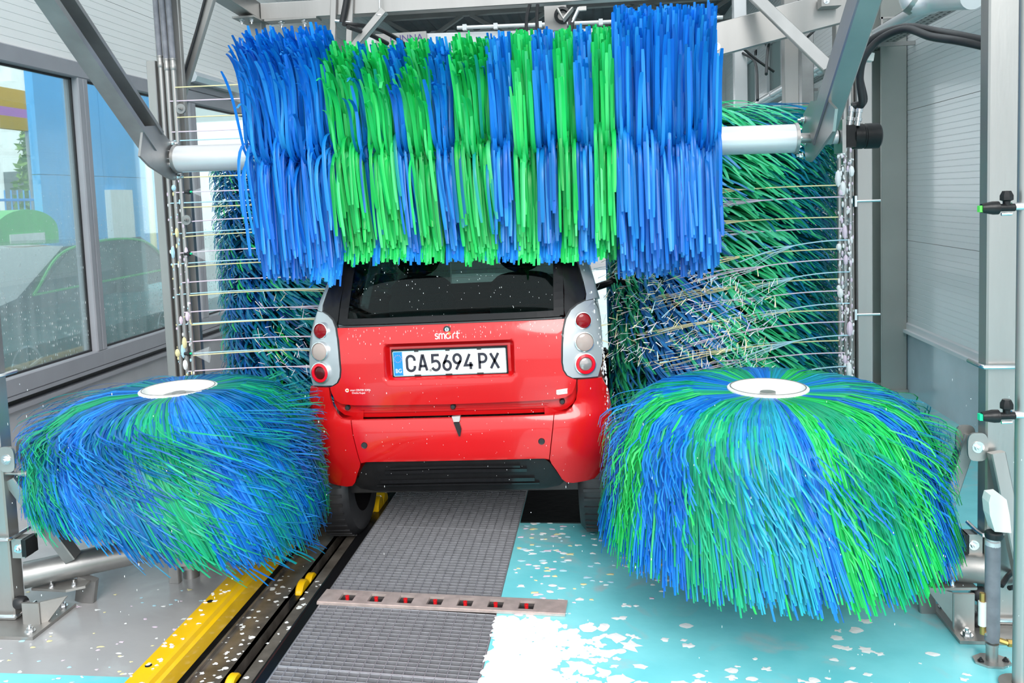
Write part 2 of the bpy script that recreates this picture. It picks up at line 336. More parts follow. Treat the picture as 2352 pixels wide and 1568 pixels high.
# ================================================================== THE SETTING
XL, XR, ZC, Y0, Y1 = -3.80, 2.36, 4.9, 0.9, 16.0
fl = MB()
fl.bx(-3.9, -1.56, -6, 18, -0.4, 0); fl.bx(-0.46, 2.5, -6, 18, -0.4, 0)
floor = struct('floor', fl, 'floor_paint', 'wet aqua painted wash bay floor with grey worn strip on the left', 'floor')
pit = MB(); pit.bx(-1.56, -0.46, -6, 18, -0.45, -0.30); obj('pit_bottom', pit, 'pit_black', floor)
gy = MB(); gy.bx(-60, -3.95, -30, 60, -0.25, -0.05); gy.bx(2.55, 40, -30, 60, -0.25, -0.05); gy.bx(-3.95, 2.55, 18, 60, -0.25, -0.05); gy.bx(-3.95, 2.55, -30, -6, -0.25, -0.05)
o = struct('floor_yard', gy, 'asphalt', 'pale grey yard outside the wash hall', 'ground')

def ribbed(x, out, y0, y1, z0, z1, pitch, th=0.08):       # ribbed sandwich panel; out = +1 / -1: side the ribs face
    pr = [(0, z0)]; z = z0+pitch
    while z < z1-pitch*0.5:
        pr += [(0, z-0.005), (-0.003, z-0.003), (-0.003, z), (0, z+0.002)]; z += pitch
    pr += [(0, z1), (-th, z1), (-th, z0)]
    mb = MB(); vs = [Vector((x+out*a, y, b)) for y in (y0, y1) for a, b in pr]; n = len(pr)
    return mb.add(vs, [(i, (i+1) % n, n+(i+1) % n, n+i) for i in range(n)]+[tuple(range(n)), tuple(range(n, 2*n))])
# ---- left wall: grey plinth, window band, ribbed white panels above
wl = MB(); wl.bx(XL-0.12, XL, Y0, Y1, 0, 0.40)
wall_left = struct('wall_left', wl, 'wall_grey', 'left hall wall with grey plinth and ribbed white panels above the windows', 'wall')
lg = MB(); lg.bx(XL-0.12, XL+0.025, Y0, 9.1, 0.40, 0.43); obj('ledge', lg, 'frame_grey', wall_left)
sl = MB(); sl.bx(XL-0.12, XL-0.03, Y0, 9.1, 0.43, 0.475); obj('shadow_gap', sl, 'pit_black', wall_left)
rl = MB(); rl.bx(XL-0.12, XL+0.03, Y0, 9.1, 0.475, 0.50); obj('sill_rail', rl, 'frame_grey', wall_left)
z = 2.76
for k, (za, zb) in enumerate([(2.76, 3.30), (3.304, 4.10), (4.104, ZC)]):
    obj('panel', ribbed(XL, 1, Y0, Y1, za, zb, 0.055), 'panel_left', wall_left)
for za, zb in [(0.404, 1.2), (1.204, 2.0), (2.004, 2.756)]:
    obj('panel', ribbed(XL, 1, 9.1, Y1, za, zb, 0.055), 'panel_left', wall_left)
MULL = [0.95, 2.25, 4.02, 5.785, 7.44, 9.05]
for i in range(5):
    ya, yb = MULL[i], MULL[i+1]
    w = sempty('window_%d' % (i+1), ['grey framed wash hall window nearest the camera', 'grey framed window just ahead of the entrance', 'large rain spotted window at the left edge of the photo', 'rain spotted window behind the steel brush arm', 'window beyond the left foam arch pillar'][i], 'window', (XL, (ya+yb)/2, 0.5))
    fr = MB()
    fr.beam((XL-0.03, ya, 0.56), (XL-0.03, yb, 0.56), 0.12, 0.12, ch=0.008); fr.beam((XL-0.03, ya, 2.70), (XL-0.03, yb, 2.70), 0.12, 0.12, ch=0.008)
    fr.beam((XL-0.03, ya+0.03, 0.62), (XL-0.03, ya+0.03, 2.64), 0.12, 0.06, up=(0, 1, 0), ch=0.008); fr.beam((XL-0.03, yb-0.03, 0.62), (XL-0.03, yb-0.03, 2.64), 0.12, 0.06, up=(0, 1, 0), ch=0.008)
    obj('frame', fr, 'frame_grey', w)
    gk = MB(); a, b = ya+0.06, yb-0.06
    for p, q in [((a, 0.62), (b, 0.62)), ((a, 2.64), (b, 2.64)), ((a, 0.62), (a, 2.64)), ((b, 0.62), (b, 2.64))]:
        gk.beam((XL-0.03, p[0], p[1]), (XL-0.03, q[0], q[1]), 0.03, 0.02, up=(1, 0, 0))
    obj('gasket', gk, 'rubber', w)
    pn = MB(); pn.bx(XL-0.036, XL-0.028, a, b, 0.62, 2.64); obj('pane', pn, 'window_glass', w)
# ---- right wall
wr = MB(); wr.bx(XR, XR+0.12, Y0, Y1, 0, 0.475)
wall_right = struct('wall_right', wr, 'wall_blue', 'right hall wall with blue grey plinth and ribbed white panels', 'wall')
tr = MB(); tr.prism([(XR, Y0, 0.475), (XR-0.035, Y0, 0.475), (XR-0.035, Y0, 0.50), (XR-0.012, Y0, 0.50), (XR-0.012, Y0, 0.545), (XR, Y0, 0.555), (XR+0.1, Y0, 0.555), (XR+0.1, Y0, 0.475)], (0, Y1-Y0, 0))
obj('sill_rail', tr, 'trim_white', wall_right)
for za, zb in [(0.556, 1.196), (1.20, 2.196), (2.20, 2.78), (2.784, 3.7), (3.704, ZC)]:
    for ya, yb in ([(Y0, 7.28), (7.284, Y1)] if zb < 2.3 else [(Y0, 11.1), (12.15, 12.9), (13.9, Y1)] if zb < 3.8 else [(Y0, Y1)]):
        obj('panel', ribbed(XR, -1, ya, yb, za, zb, 0.042), 'panel_white', wall_right)
for i, (ya, yb) in enumerate([(11.1, 12.15), (12.9, 13.9)]):
    w = sempty('window_%d' % (6+i), ['high bright window far down the right wall, nearer one', 'high bright window far down the right wall, farther one'][i], 'window', (XR, (ya+yb)/2, 2.2))
    fr = MB()
    for p, q in [((ya, 2.24), (yb, 2.24)), ((ya, 3.66), (yb, 3.66)), ((ya+0.04, 2.2), (ya+0.04, 3.7)), ((yb-0.04, 2.2), (yb-0.04, 3.7))]:
        fr.beam((XR+0.02, p[0], p[1]), (XR+0.02, q[0], q[1]), 0.08, 0.08, up=(1, 0, 0))
    obj('frame', fr, 'trim_white', w); pn = MB(); pn.bx(XR+0.02, XR+0.028, ya+0.08, yb-0.08, 2.28, 3.62); obj('pane', pn, 'outside_glass', w)
# steel columns standing on the right wall
for k, (ya, lab) in enumerate([(6.76, 'grey green steel column on the right wall, nearest one in view'), (9.6, 'grey green steel column far down the right wall beside the high windows')]):
    t = thing('steel_column', lab, 'column', (XR-0.10, ya+0.12, 0))
    mb = MB(); mb.beam((XR-0.10, ya+0.01, 0), (XR-0.10, ya+0.01, ZC-0.01), 0.19, 0.02, up=(0, 1, 0)); mb.beam((XR-0.10, ya+0.25, 0), (XR-0.10, ya+0.25, ZC-0.01), 0.19, 0.02, up=(0, 1, 0))
    mb.beam((XR-0.10, ya+0.13, 0), (XR-0.10, ya+0.13, ZC-0.01), 0.014, 0.24, up=(0, 1, 0)); obj('flanged_shaft', mb, 'column_green', t)
    mb = MB(); mb.bx(XR-0.21, XR-0.002, ya-0.03, ya+0.29, 0.001, 0.02); obj('foot_plate', mb, 'column_green', t)
# ---- back wall with wide exit opening, ceiling
wb = MB(); wb.bx(XL-0.1, -3.0, Y1, Y1+0.15, 0, ZC); wb.bx(1.75, XR+0.1, Y1, Y1+0.15, 0, ZC); wb.bx(-3.0, 1.75, Y1, Y1+0.15, 3.4, ZC)
struct('wall_back', wb, 'panel_left', 'far hall end wall around the exit opening', 'wall')
SKY = (-3.65, 2.2, 2.7, 9.0)                                 # unseen rooflight opening, added to bring daylight into the bay; x0, x1, y0, y1
cl = MB(); cl.bx(XL-0.2, XR+0.2, 2.3, SKY[2], ZC, ZC+0.12); cl.bx(XL-0.2, XR+0.2, SKY[3], Y1+0.2, ZC, ZC+0.12); cl.bx(XL-0.2, SKY[0], SKY[2], SKY[3], ZC, ZC+0.12); cl.bx(SKY[1], XR+0.2, SKY[2], SKY[3], ZC, ZC+0.12)
k = -3.7
while k < 2.3:
    cl.prism([(k, SKY[3], ZC), (k+0.05, SKY[3], ZC-0.04), (k+0.15, SKY[3], ZC-0.04), (k+0.20, SKY[3], ZC)], (0, Y1-SKY[3], 0)); k += 0.33
struct('ceiling', cl, 'roof_dark', 'dark trapezoidal sheet roof of the hall', 'ceiling')
w = sempty('window_8', 'unseen glazed rooflight added to brighten the wash bay', 'window', (-0.7, 5.75, ZC))
for i in range(5):
    ya = SKY[2]+(SKY[3]-SKY[2])*i/5; yb = SKY[2]+(SKY[3]-SKY[2])*(i+1)/5
    mb = MB(); mb.bx(SKY[0], SKY[1], ya+0.03, yb-0.03, ZC+0.05, ZC+0.058); obj('pane', mb, 'water', w)
    mb = MB(); mb.bx(SKY[0], SKY[1], ya-0.03, ya+0.03, ZC+0.01, ZC+0.10); obj('glazing_bar', mb, 'trim_white', w)
for Y, lab in [(14.2, 'grey lattice roof truss far back above the top brush'), (11.0, 'grey lattice roof truss closer to the top brush')]:
    t = thing('roof_truss', lab, 'truss', (-0.7, Y, 4.25))
    mb = MB(); mb.beam((XL+0.01, Y, 4.32), (XR-0.01, Y, 4.32), 0.12, 0.2); obj('bottom_chord', mb, 'truss_grey', t)
    mb = MB(); mb.beam((XL+0.01, Y, 4.80), (XR-0.01, Y, 4.80), 0.12, 0.1); obj('top_chord', mb, 'truss_grey', t)
    for i in range(8):
        xa = XL+0.2+i*0.74; mb = MB(); za, zb = (4.4, 4.76) if i % 2 else (4.76, 4.4)
        mb.beam((xa, Y, za), (xa+0.6, Y, zb), 0.06, 0.09, up=(0, 1, 0)); obj('web_member', mb, 'truss_grey', t)
# ---- strip lamp on the left wall
t = thing('strip_lamp', 'clear covered fluorescent strip lamp on the left wall above the windows', 'lamp', (XL+0.001, 7.95, 2.86))
mb = MB(); mb.beam((XL+0.021, 7.42, 2.88), (XL+0.021, 8.46, 2.88), 0.04, 0.09); obj('housing', mb, 'white_plastic', t)
mb = MB(); mb.sweep([(XL+0.041, 7.40, 2.88), (XL+0.041, 8.48, 2.88)], [(0, -0.055), (0.05, -0.045), (0.075, 0), (0.05, 0.045), (0, 0.055)], Vector((1, 0, 0)), Vector((0, 0, 1))); obj('clear_cover', mb, 'lamp_cover', t)
mb = MB(); mb.beam((XL+0.02, 7.2, 2.785), (XL+0.02, 8.3, 2.785), 0.03, 0.05); obj('cable_duct', mb, 'frame_grey', t)

# ---- outside, seen through the left windows
t = thing('blue_booth', 'tall bright blue panelled booth outside the left windows', 'booth', (-7.66, 12.0, -0.05))
for k, (ya, yb) in enumerate([(10.55, 12.0), (12.01, 13.4), (13.41, 14.8)]):
    mb = MB(); mb.bx(-7.72, -7.6, ya, yb, -0.05, 2.2); obj('lower_panel', mb, 'booth_blue', t)
    mb = MB(); mb.bx(-7.72, -7.6, ya, yb, 2.21, 3.9); obj('upper_panel', mb, 'booth_blue', t)
mb = MB(); mb.bx(-7.6, -7.5, 12.0, 12.6, 0.5, 2.0); obj('white_door', mb, 'bright_wall', t)
mb = MB(); mb.cyl((-7.4, 12.95, -0.05), (-7.4, 12.95, 3.0), 0.05); tag(obj('yellow_pole', mb, 'foam_yellow'), 'pale yellow pole in front of the blue booth outside', 'pole')
t = thing('white_building', 'overexposed white building far outside the left window', 'building', (-16, 22, -0.05))
mb = MB(); mb.bx(-22, -12, 20, 30, -0.05, 6); obj('wall', mb, 'bright_wall', t)
for k in range(5):
    mb = MB(); mb.bx(-20.5+k*1.7, -19.6+k*1.7, 19.95, 20.0, 1.6, 2.8); obj('window', mb, 'outside_glass', t)
t = thing('banner_board', 'orange and pink striped banner board outside the left window', 'banner', (-9.2, 12.3, 3.0))
for za, zb, mm in [(3.36, 3.66, 'banner_yellow'), (3.22, 3.36, 'banner_pink'), (3.02, 3.22, 'banner_yellow')]:
    mb = MB(); mb.bx(-9.3, -9.2, 11.6, 12.75, za, zb); obj('stripe', mb, mm, t)
for y in (11.7, 12.6):
    mb = MB(); mb.cyl((-9.25, y, -0.05), (-9.25, y, 3.1), 0.03, 10); obj('post', mb, 'truss_grey', t)
t = thing('leafy_tree', 'yellow green leafy tree behind the railing outside', 'tree', (-9.9, 13.6, -0.05))
mb = MB(); mb.tube(spline([(-9.9, 13.6, -0.05), (-9.85, 13.62, 1.0), (-9.92, 13.6, 2.3)]), 0.07, 8); obj('trunk', mb, 'bark', t)
mb = MB(); rr = random.Random(3)
for k in range(900):
    h = rr.random(); a = rr.uniform(0, 2*PI); r = rr.uniform(0.05, 0.5)*(1.1-0.75*h)
    p = Vector((-9.9+r*math.cos(a), 13.6+r*math.sin(a)*0.9, 0.9+2.3*h)); d = Vector((rr.uniform(-1, 1), rr.uniform(-1, 1), rr.uniform(-1, 1))).normalized()*0.09; e = d.orthogonal().normalized()*0.045
    mb.add([p-d, p+e, p+d, p-e], [(0, 1, 2, 3)])
o = obj('foliage', mb, 'leaf', t); o['kind'] = 'stuff'
t = thing('railing', 'thin blue grey bar railing outside the left window', 'railing', (-9.0, 12.0, -0.05))
mb = MB(); mb.beam((-9.0, 10.9, 1.9), (-9.0, 13.4, 1.9), 0.03, 0.04); mb.beam((-9.0, 10.9, 0.4), (-9.0, 13.4, 0.4), 0.03, 0.04); obj('rail', mb, 'booth_blue', t)
for k in range(18):
    mb = MB(); y = 10.95+k*0.14; mb.cyl((-9.0, y, -0.05), (-9.0, y, 2.05), 0.011, 6); obj('bar', mb, 'booth_blue', t)
t = thing('green_kiosk', 'rounded bright green kiosk with posters outside the left window', 'kiosk', (-7.4, 9.9, -0.05))
mb = MB(); n = 14; pr = [(y, z) for y, z in [(10.55+0.0, -0.05)]+[(9.95+0.6*math.cos(PI*i/n), 1.45+0.28*math.sin(PI*i/n)) for i in range(n+1)]+[(9.35, -0.05)]]
mb.prism([(-7.9, y, z) for y, z in pr], (0.5, 0, 0)); obj('shell', mb, 'kiosk_green', t)
mb = MB(); mb.bx(-7.4, -7.385, 9.6, 10.25, 1.15, 1.42); obj('poster', mb, 'bright_wall', t)
mb = MB(); mb.bx(-7.4, -7.385, 9.6, 10.3, 0.92, 1.12); obj('poster', mb, 'booth_blue', t)
mb = MB(); mb.bx(-7.384, -7.375, 9.7, 10.2, 0.96, 1.06); obj('poster', mb, 'orange', t)
# parked dark car outside
t = thing('parked_car', 'dark parked car close outside the left windows', 'car', (-6.0, 8.2, -0.05))
body = [(6.0, 0.25), (6.05, 0.75), (6.9, 0.90), (7.6, 1.33), (9.0, 1.36), (9.8, 0.98), (10.25, 0.9), (10.3, 0.3), (9.9, 0.22), (6.3, 0.22)]
mb = MB(); mb.prism([(-6.9, y, z) for y, z in body], (1.6, 0, 0)); obj('body', mb, 'dark_car', t, True)
mb = MB(); mb.prism([(-5.30, y, z) for y, z in [(7.15, 0.92), (7.68, 1.28), (8.95, 1.30), (9.6, 0.95)]], (0.012, 0, 0)); obj('side_window', mb, 'outside_glass', t)
mb = MB(); mb.tube(spline([(-5.28, 7.1, 0.91), (-5.28, 7.66, 1.30), (-5.28, 8.96, 1.32), (-5.28, 9.65, 0.94)]), 0.014, 6); mb.tube([(-5.28, 7.1, 0.91), (-5.28, 9.65, 0.94)], 0.012, 6); obj('window_trim', mb, 'kiosk_green', t, True)
for y in (6.9, 9.35):
    w = MB(); w.lathe((-5.42, y, 0.26), (1, 0, 0), [(0.2, 0), (0.31, 0), (0.31, 0.16), (0.2, 0.17)], 28); w = obj('wheel', w, 'rubber', t, True)
    r = MB(); r.lathe((-5.27, y, 0.26), (1, 0, 0), [(0.21, 0), (0.21, 0.02), (0.19, 0.02), (0.19, 0)], 28)
    for k in range(5):
        a = k*2*PI/5+0.3; r.beam((-5.26, y, 0.26), (-5.26, y+0.2*math.cos(a), 0.26+0.2*math.sin(a)), 0.03, 0.045, up=(1, 0, 0))
    obj('rim', r, 'chrome', w, True)

# ================================================================== CONVEYOR, GRATES
t = thing('guide_rail', 'yellow steel wheel guide rail along the left of the conveyor', 'rail', (-1.575, 3.0, 0))
pr = [(-1.617, 0.012), (-1.617, 0.094), (-1.611, 0.10), (-1.545, 0.10), (-1.537, 0.092), (-1.532, 0.075), (-1.522, 0.066), (-1.522, 0.004), (-1.56, 0.004), (-1.56, 0.012)]
for ya, yb in [(1.2, 3.74), (3.745, 9.0)]:
    mb = MB(); mb.prism([(x, ya, z) for x, z in pr], (0, yb-ya, 0)); obj('rail_section', mb, 'yellow', t)
for Y in (2.55, 3.0, 3.45, 3.9, 4.35):
    mb = MB(); mb.lathe((-1.585, Y, 0.1005), (0, 0, 1), [(0, 0.0), (0.012, 0.0), (0.012, 0.001), (0, 0.001)], 12); obj('bolt_hole', mb, 'pit_black', t)
t = thing('conveyor_track', 'wet brown steel conveyor track plates in the black pit', 'track', (-1.4, 3.0, -0.3))
mb = MB(); mb.bx(-1.558, -1.515, 1.0, 9, -0.299, -0.03); obj('side_wall', mb, 'pit_black', t)
for ya, yb in [(1.0, 3.55), (3.555, 9)]:
    mb = MB(); mb.bx(-1.512, -1.385, ya, yb, -0.042, -0.03); mb.bx(-1.512, -1.502, ya, yb, -0.03, -0.015); mb.bx(-1.395, -1.385, ya, yb, -0.10, -0.03); obj('wide_plate', mb, 'track_plate', t)
mb = MB(); mb.bx(-1.338, -1.265, 1.0, 9, -0.042, -0.03); mb.bx(-1.338, -1.328, 1.0, 9, -0.11, -0.03); obj('narrow_plate', mb, 'track_plate', t)
mb = MB(); mb.bx(-1.255, -1.215, 1.0, 9, -0.07, -0.012); mb.cyl((-1.262, 1.0, -0.022), (-1.262, 9, -0.022), 0.012, 10); obj('edge_rail', mb, 'black_gloss', t)
mb = MB()
for Y in (1.5, 2.4, 3.3, 4.2, 5.1, 6.0): mb.bx(-1.51, -1.21, Y, Y+0.05, -0.299, -0.043)
obj('bearers', mb, 'pit_black', t)
for lab, y, z in [('yellow conveyor roller in the slot behind the front grate', 2.60, -0.055), ('yellow conveyor roller in the slot beside the nozzle bar', 3.40, -0.055), ('yellow conveyor roller just behind the rear car wheel', 4.28, 0.0)]:
    r = thing('conveyor_roller', lab, 'roller', (-1.36, y, z-0.05), 'yellow conveyor rollers')
    x0 = -1.378 if z < 0 else -1.33; x1 = -1.345 if z < 0 else -1.24
    mb = MB(); mb.lathe((x0, y, z), (1, 0, 0), [(0, 0), (0.05, 0), (0.056, 0.006), (0.056, x1-x0-0.006), (0.05, x1-x0), (0, x1-x0)], 20); obj('wheel', mb, 'yellow', r, True)
    mb = MB(); mb.lathe((x0, y+0.10, z-0.01), (1, 0, 0), [(0, 0), (0.045, 0), (0.05, 0.006), (0.05, x1-x0-0.006), (0.045, x1-x0), (0, x1-x0)], 20); obj('wheel', mb, 'yellow', r, True)
    mb = MB(); mb.bx((x0+x1)/2-0.008, (x0+x1)/2+0.008, y-0.02, y+0.14, z-0.048, z-0.02) ; obj('link', mb, 'steel_dark', r)
def grating(ya, yb, lab, skew):
    t = thing('floor_grate', lab, 'grate', (-0.83, (ya+yb)/2, -0.03)); xa, xb = -1.205, -0.465
    f = lambda x, y: (x, y-(x-xa)*skew)
    mb = MB()
    for p, q in [((xa, ya), (xb, ya)), ((xa, yb), (xb, yb)), ((xa, ya), (xa, yb)), ((xb, ya), (xb, yb))]:
        P, Q = f(*p), f(*q); mb.beam((*P, -0.015), (*Q, -0.015), 0.005, 0.03, ch=0.001)
    obj('border_frame', mb, 'grate', t)
    mb = MB(); n = round((yb-ya)/0.0265)
    for i in range(1, n):
        y = ya+(yb-ya)*i/n; P, Q = f(xa, y), f(xb, y); mb.beam((*P, -0.0165), (*Q, -0.0165), 0.003, 0.03, ch=0.0005)
    o = obj('bearing_bars', mb, 'grate', t); o['kind'] = 'stuff'
    mb = MB(); n = round((xb-xa)/0.0395)
    for i in range(1, n):
        x = xa+(xb-xa)*i/n; P, Q = f(x, ya), f(x, yb); mb.beam((*P, -0.005), (*Q, -0.005), 0.003, 0.010, ch=0.0005)
    o = obj('cross_bars', mb, 'grate', t); o['kind'] = 'stuff'
SK = 0.075
grating(1.75, 2.735, 'wet grey floor grate cut off by the bottom edge of the photo', SK)
grating(2.742, 3.19, 'wet grey floor grate in front of the red nozzle bar', SK)
grating(3.305, 4.02, 'wet grey floor grate between the nozzle bar and the car', SK)
grating(4.027, 5.2, 'dark grey floor grate reaching under the car bumper', SK)
mb = MB(); mb.bx(-1.21, -1.2065, 1.5, 9, -0.09, -0.001); mb.bx(-0.4635, -0.4605, 1.5, 9, -0.09, -0.001)
for Y in (1.7, 2.74, 3.20, 3.3, 4.02, 5.22): mb.bx(-1.206, -0.464, Y-0.03-0.05, Y+0.012-0.05, -0.09, -0.036)
tag(obj('grate_bearers', mb, 'steel_dark'), 'steel edge angles carrying the floor grates', 'frame')
# nozzle bar
pA, pB = Vector((-1.215, 3.245, 0)), Vector((-0.185, 3.19, 0)); dx = (pB-pA).normalized(); dy = Vector((-dx.y, dx.x, 0)); Lb = (pB-pA).length
t = thing('nozzle_bar', 'brownish steel floor bar with seven red nozzles across the grates', 'nozzle bar', pA*0.5+pB*0.5)
def nb(mb, a, b, c, d, z0, z1): mb.prism([pA+dx*a+dy*c+Vector((0, 0, z0)), pA+dx*b+dy*c+Vector((0, 0, z0)), pA+dx*b+dy*d+Vector((0, 0, z0)), pA+dx*a+dy*d+Vector((0, 0, z0))], (0, 0, z1-z0))
mb = MB(); nb(mb, 0, Lb, -0.055, -0.036, 0.001, 0.013); nb(mb, 0, Lb, 0.030, 0.052, 0.001, 0.013); nb(mb, 0, Lb, -0.06, -0.052, 0.001, 0.010)
xs = [0.115+i*0.126 for i in range(7)]; e = 0
for x in xs+[Lb+0.031]:
    nb(mb, e, x-0.031, -0.036, 0.030, 0.001, 0.013); e = x+0.031
obj('housing', mb, 'manifold', t)
for x in xs: mb = MB(); nb(mb, x-0.031, x+0.031, -0.036, 0.030, 0.0005, 0.0022); obj('pocket_floor', mb, 'pit_black', t)
for x in xs:
    c = pA+dx*x+dy*(-0.010); mb = MB(); mb.lathe(c+Vector((0, 0, 0.002)), (0, 0, 1), [(0, 0), (0.008, 0), (0.008, 0.006), (0.006, 0.007), (0.006, 0.010), (0.0085, 0.011), (0.0085, 0.017), (0, 0.017)], 12); obj('red_nozzle', mb, 'red_plastic', t, True)

mb = MB(); mb.bx(-0.455, 0.75, 4.06, 7.0, 0.0005, 0.006); tag(obj('black_floor_patch', mb, 'wet_black'), 'wet black floor patch right of the grate beside the car wheel', 'plate')  # thin glossy black sheet laid over the floor to make this area dark

# ================================================================== THE CAR
WT = [(.28, .66), (.35, .70), (.5, .735), (.65, .735), (.85, .73), (1.0, .715), (1.1, .70), (1.2, .68), (1.35, .635), (1.5, .57), (1.55, .5)]
GATE = [(.66, -.03), (.8, -.04), (.95, -.03), (1.05, -.01), (1.09, .01), (1.15, .045), (1.3, .15), (1.45, .27), (1.55, .40)]
BUMP = [(.28, .02), (.32, -.02), (.42, -.06), (.5, -.085), (.6, -.09), (.66, -.08), (.70, -.05)]
def surf(x, z, tab):
    a = min(.995, abs(x)/lerp_tab(WT, z)); return lerp_tab(tab, z)+.30*(1-(1-a**4)**.25)
CARX, CARY = -0.690, 3.68
car = thing('car', 'small red two-seat hatchback with silver tail lamp panels, seen from behind', 'car', (CARX, CARY, 0.0))
car.rotation_euler = (0, -0.02, 0)
def smooth01(t): t = max(0, min(1, t)); return t*t*(3-2*t)
def panel(name, outline, mt, tab, off=0.0, th=0.012, parent=car, cuts=(0.035, 0.035), extra=None, disp=None, smooth=True):
    bm = bmesh.new(); vs = [bm.verts.new((x, 0, z)) for x, z in outline]; bm.faces.new(vs)
    xs = [p[0] for p in outline]; zs = [p[1] for p in outline]
    pl = []
    k = math.ceil(min(xs)/cuts[0])*cuts[0]
    while k < max(xs): pl.append(((k, 0, 0), (1, 0, 0))); k += cuts[0]
    k = math.ceil(min(zs)/cuts[1])*cuts[1]
    while k < max(zs): pl.append(((0, 0, k), (0, 0, 1))); k += cuts[1]
    for q in (extra or []): pl.append(q)
    for co, no in pl: bmesh.ops.bisect_plane(bm, geom=bm.verts[:]+bm.edges[:]+bm.faces[:], plane_co=co, plane_no=no, dist=1e-5)
    for v in bm.verts: v.co.y = surf(v.co.x, v.co.z, tab)+off+(disp(v.co.x, v.co.z) if disp else 0)
    bmesh.ops.recalc_face_normals(bm, faces=bm.faces)
    if sum(f.normal.y for f in bm.faces) > 0: bmesh.ops.reverse_faces(bm, faces=bm.faces)
    mb = MB(); bm.verts.index_update(); n = len(bm.verts)
    front = [v.co.copy() for v in bm.verts]
    fs = [[v.index for v in f.verts] for f in bm.faces]; be = [e for e in bm.edges if len(e.link_faces) == 1]
    sides = []
    for e in be:
        a, b = e.verts[0].index, e.verts[1].index; sides.append([a, b, n+b, n+a])
    mb.add(front+[p+Vector((0, th, 0)) for p in front], fs+[[i+n for i in reversed(f)] for f in fs]+sides)
    bm.free(); return obj(name, mb, mt, parent, smooth, local=True)
def mir(p): return p+[(-x, z) for x, z in reversed(p) if abs(x) > 1e-6]
# tailgate with number plate recess
gate = mir([(0, .724), (.46, .729), (.52, .735), (.55, .752), (.566, .785), (.572, .812), (.548, .822), (.528, .834), (.513, .86), (.508, .895), (.511, .96), (.517, 1.03), (.53, 1.083), (0, 1.088)])
def rec(x, z):
    a = smooth01((.302-abs(x))/.022); b = smooth01((z-.838)/.022)*smooth01((1.008-z)/.02); return 0.036*a*b
ex = [((s*q, 0, 0), (1, 0, 0)) for s in (-1, 1) for q in (.302, .295, .288, .280)]+[((0, 0, q), (0, 0, 1)) for q in (.838, .845, .853, .86, .988, .995, 1.002, 1.008)]
tail = panel('tailgate', gate, 'car_red', GATE, -0.006, extra=ex, disp=rec)
def lockm(name, x, z, tab, off, prof, mt, parent, n=20):
    mb = MB(); mb.lathe((x, surf(x, z, tab)+off, z), (0, -1, 0), prof, n); return obj(name, mb, mt, parent, True, local=True)
lk = lockm('lock', -.003, 1.063, GATE, -.006, [(0, 0), (.0165, 0), (.0165, .004), (.011, .005), (.011, .002), (0, .002)], 'rubber', tail)
lockm('lock_face', -.003, 1.063, GATE, -.008, [(0, 0), (.0095, 0), (.0095, .003), (0, .003)], 'chrome', tail)
mb = MB(); mb.bx(-.0045, -.0015, surf(0, 1.063, GATE)-.0125, surf(0, 1.063, GATE)-.0105, 1.058, 1.069); obj('key_slot', mb, 'ink', tail, local=True)
# maker's lettering: s m (arrowed ring) r t
def onsurf(tab, off, x0, z0, sc): return lambda x, z, d: Vector((x0+x*sc, surf(x0+x*sc, z0+z*sc, tab)+off-d, z0+z*sc))
pl = onsurf(GATE, -.0065, -.060, 1.022, .0245); mb = MB(); w = .17
stroke(mb, arc(.36, .78, .24, .20, 20, 180, 8)+arc(.36, .78, .24, .24, 180, 270, 5)[1:]+arc(.36, .26, .26, .28, 90, 0, 5)[1:]+arc(.36, .26, .26, .22, 0, -160, 8)[1:], w, pl)
stroke(mb, [(.86, 0), (.86, .98)], w, pl); stroke(mb, [(.86, .60)]+arc(1.12, .68, .26, .28, 180, 0, 8)+[(1.38, 0)], w, pl); stroke(mb, [(1.38, .60)]+arc(1.64, .68, .26, .28, 180, 0, 8)+[(1.90, 0)], w, pl)
stroke(mb, arc(2.55, .50, .42, .45, 55, 335, 18), w, pl); stroke(mb, [(2.97, .5), (2.97, .04)], w, pl)
stroke(mb, [(3.45, 0), (3.45, .70)], w, pl); stroke(mb, arc(3.80, .62, .35, .33, 180, 75, 7), w, pl)
stroke(mb, [(4.28, 1.35), (4.28, .28)]+arc(4.50, .26, .22, .22, 180, 280, 6), w, pl); stroke(mb, [(4.05, .92), (4.75, .92)], w, pl)
obj('badge_lettering', mb, 'white_paint', tail, local=True)
mb = MB(); q = [pl(a, b, .001) for a, b in [(2.62, 1.28), (2.62, .62), (3.12, .92)]]; mb.prism(q, (0, -.002, 0)); obj('badge_arrow', mb, 'orange', tail, local=True)
# stickers
def place_text(s, size, x, z, tab, off, mt, name, parent, sx=1.0):
    tm = text_mesh(s, size, .0003); tm.v = [Vector((x+p.x*sx, surf(x+p.x*sx, z+p.y, tab)+off-p.z-.0004, z+p.y)) for p in tm.v]; return obj(name, tm, mt, parent, local=True)
place_text('smart CENTER SOFIA', .0125, -.420, .797, GATE, -.0065, 'white_paint', 'dealer_lettering', tail, .86)
place_text('Ovicha Kupel', .0125, -.430, .784, GATE, -.0065, 'white_paint', 'dealer_lettering', tail, .95)
lockm('dealer_ring', -.485, .800, GATE, -.0062, [(.0045, 0), (.0085, 0), (.0085, .001), (.0045, .001)], 'white_paint', tail)
lockm('dealer_dot', -.481, .800, GATE, -.0066, [(0, 0), (.0038, 0), (.0038, .001), (0, .001)], 'orange', tail)
mb = MB(); q = [(.480, .755), (.486, .751), (.548, .753), (.549, .768), (.543, .773), (.538, .777), (.481, .774)]
mb.prism([(x, surf(.515, z, GATE)-.0075+(x-.515)*.30, z) for x, z in q], (0, .0012, 0)); st = obj('sticker', mb, 'plate_white', tail, local=True); st['label'] = 'small white paper sticker'
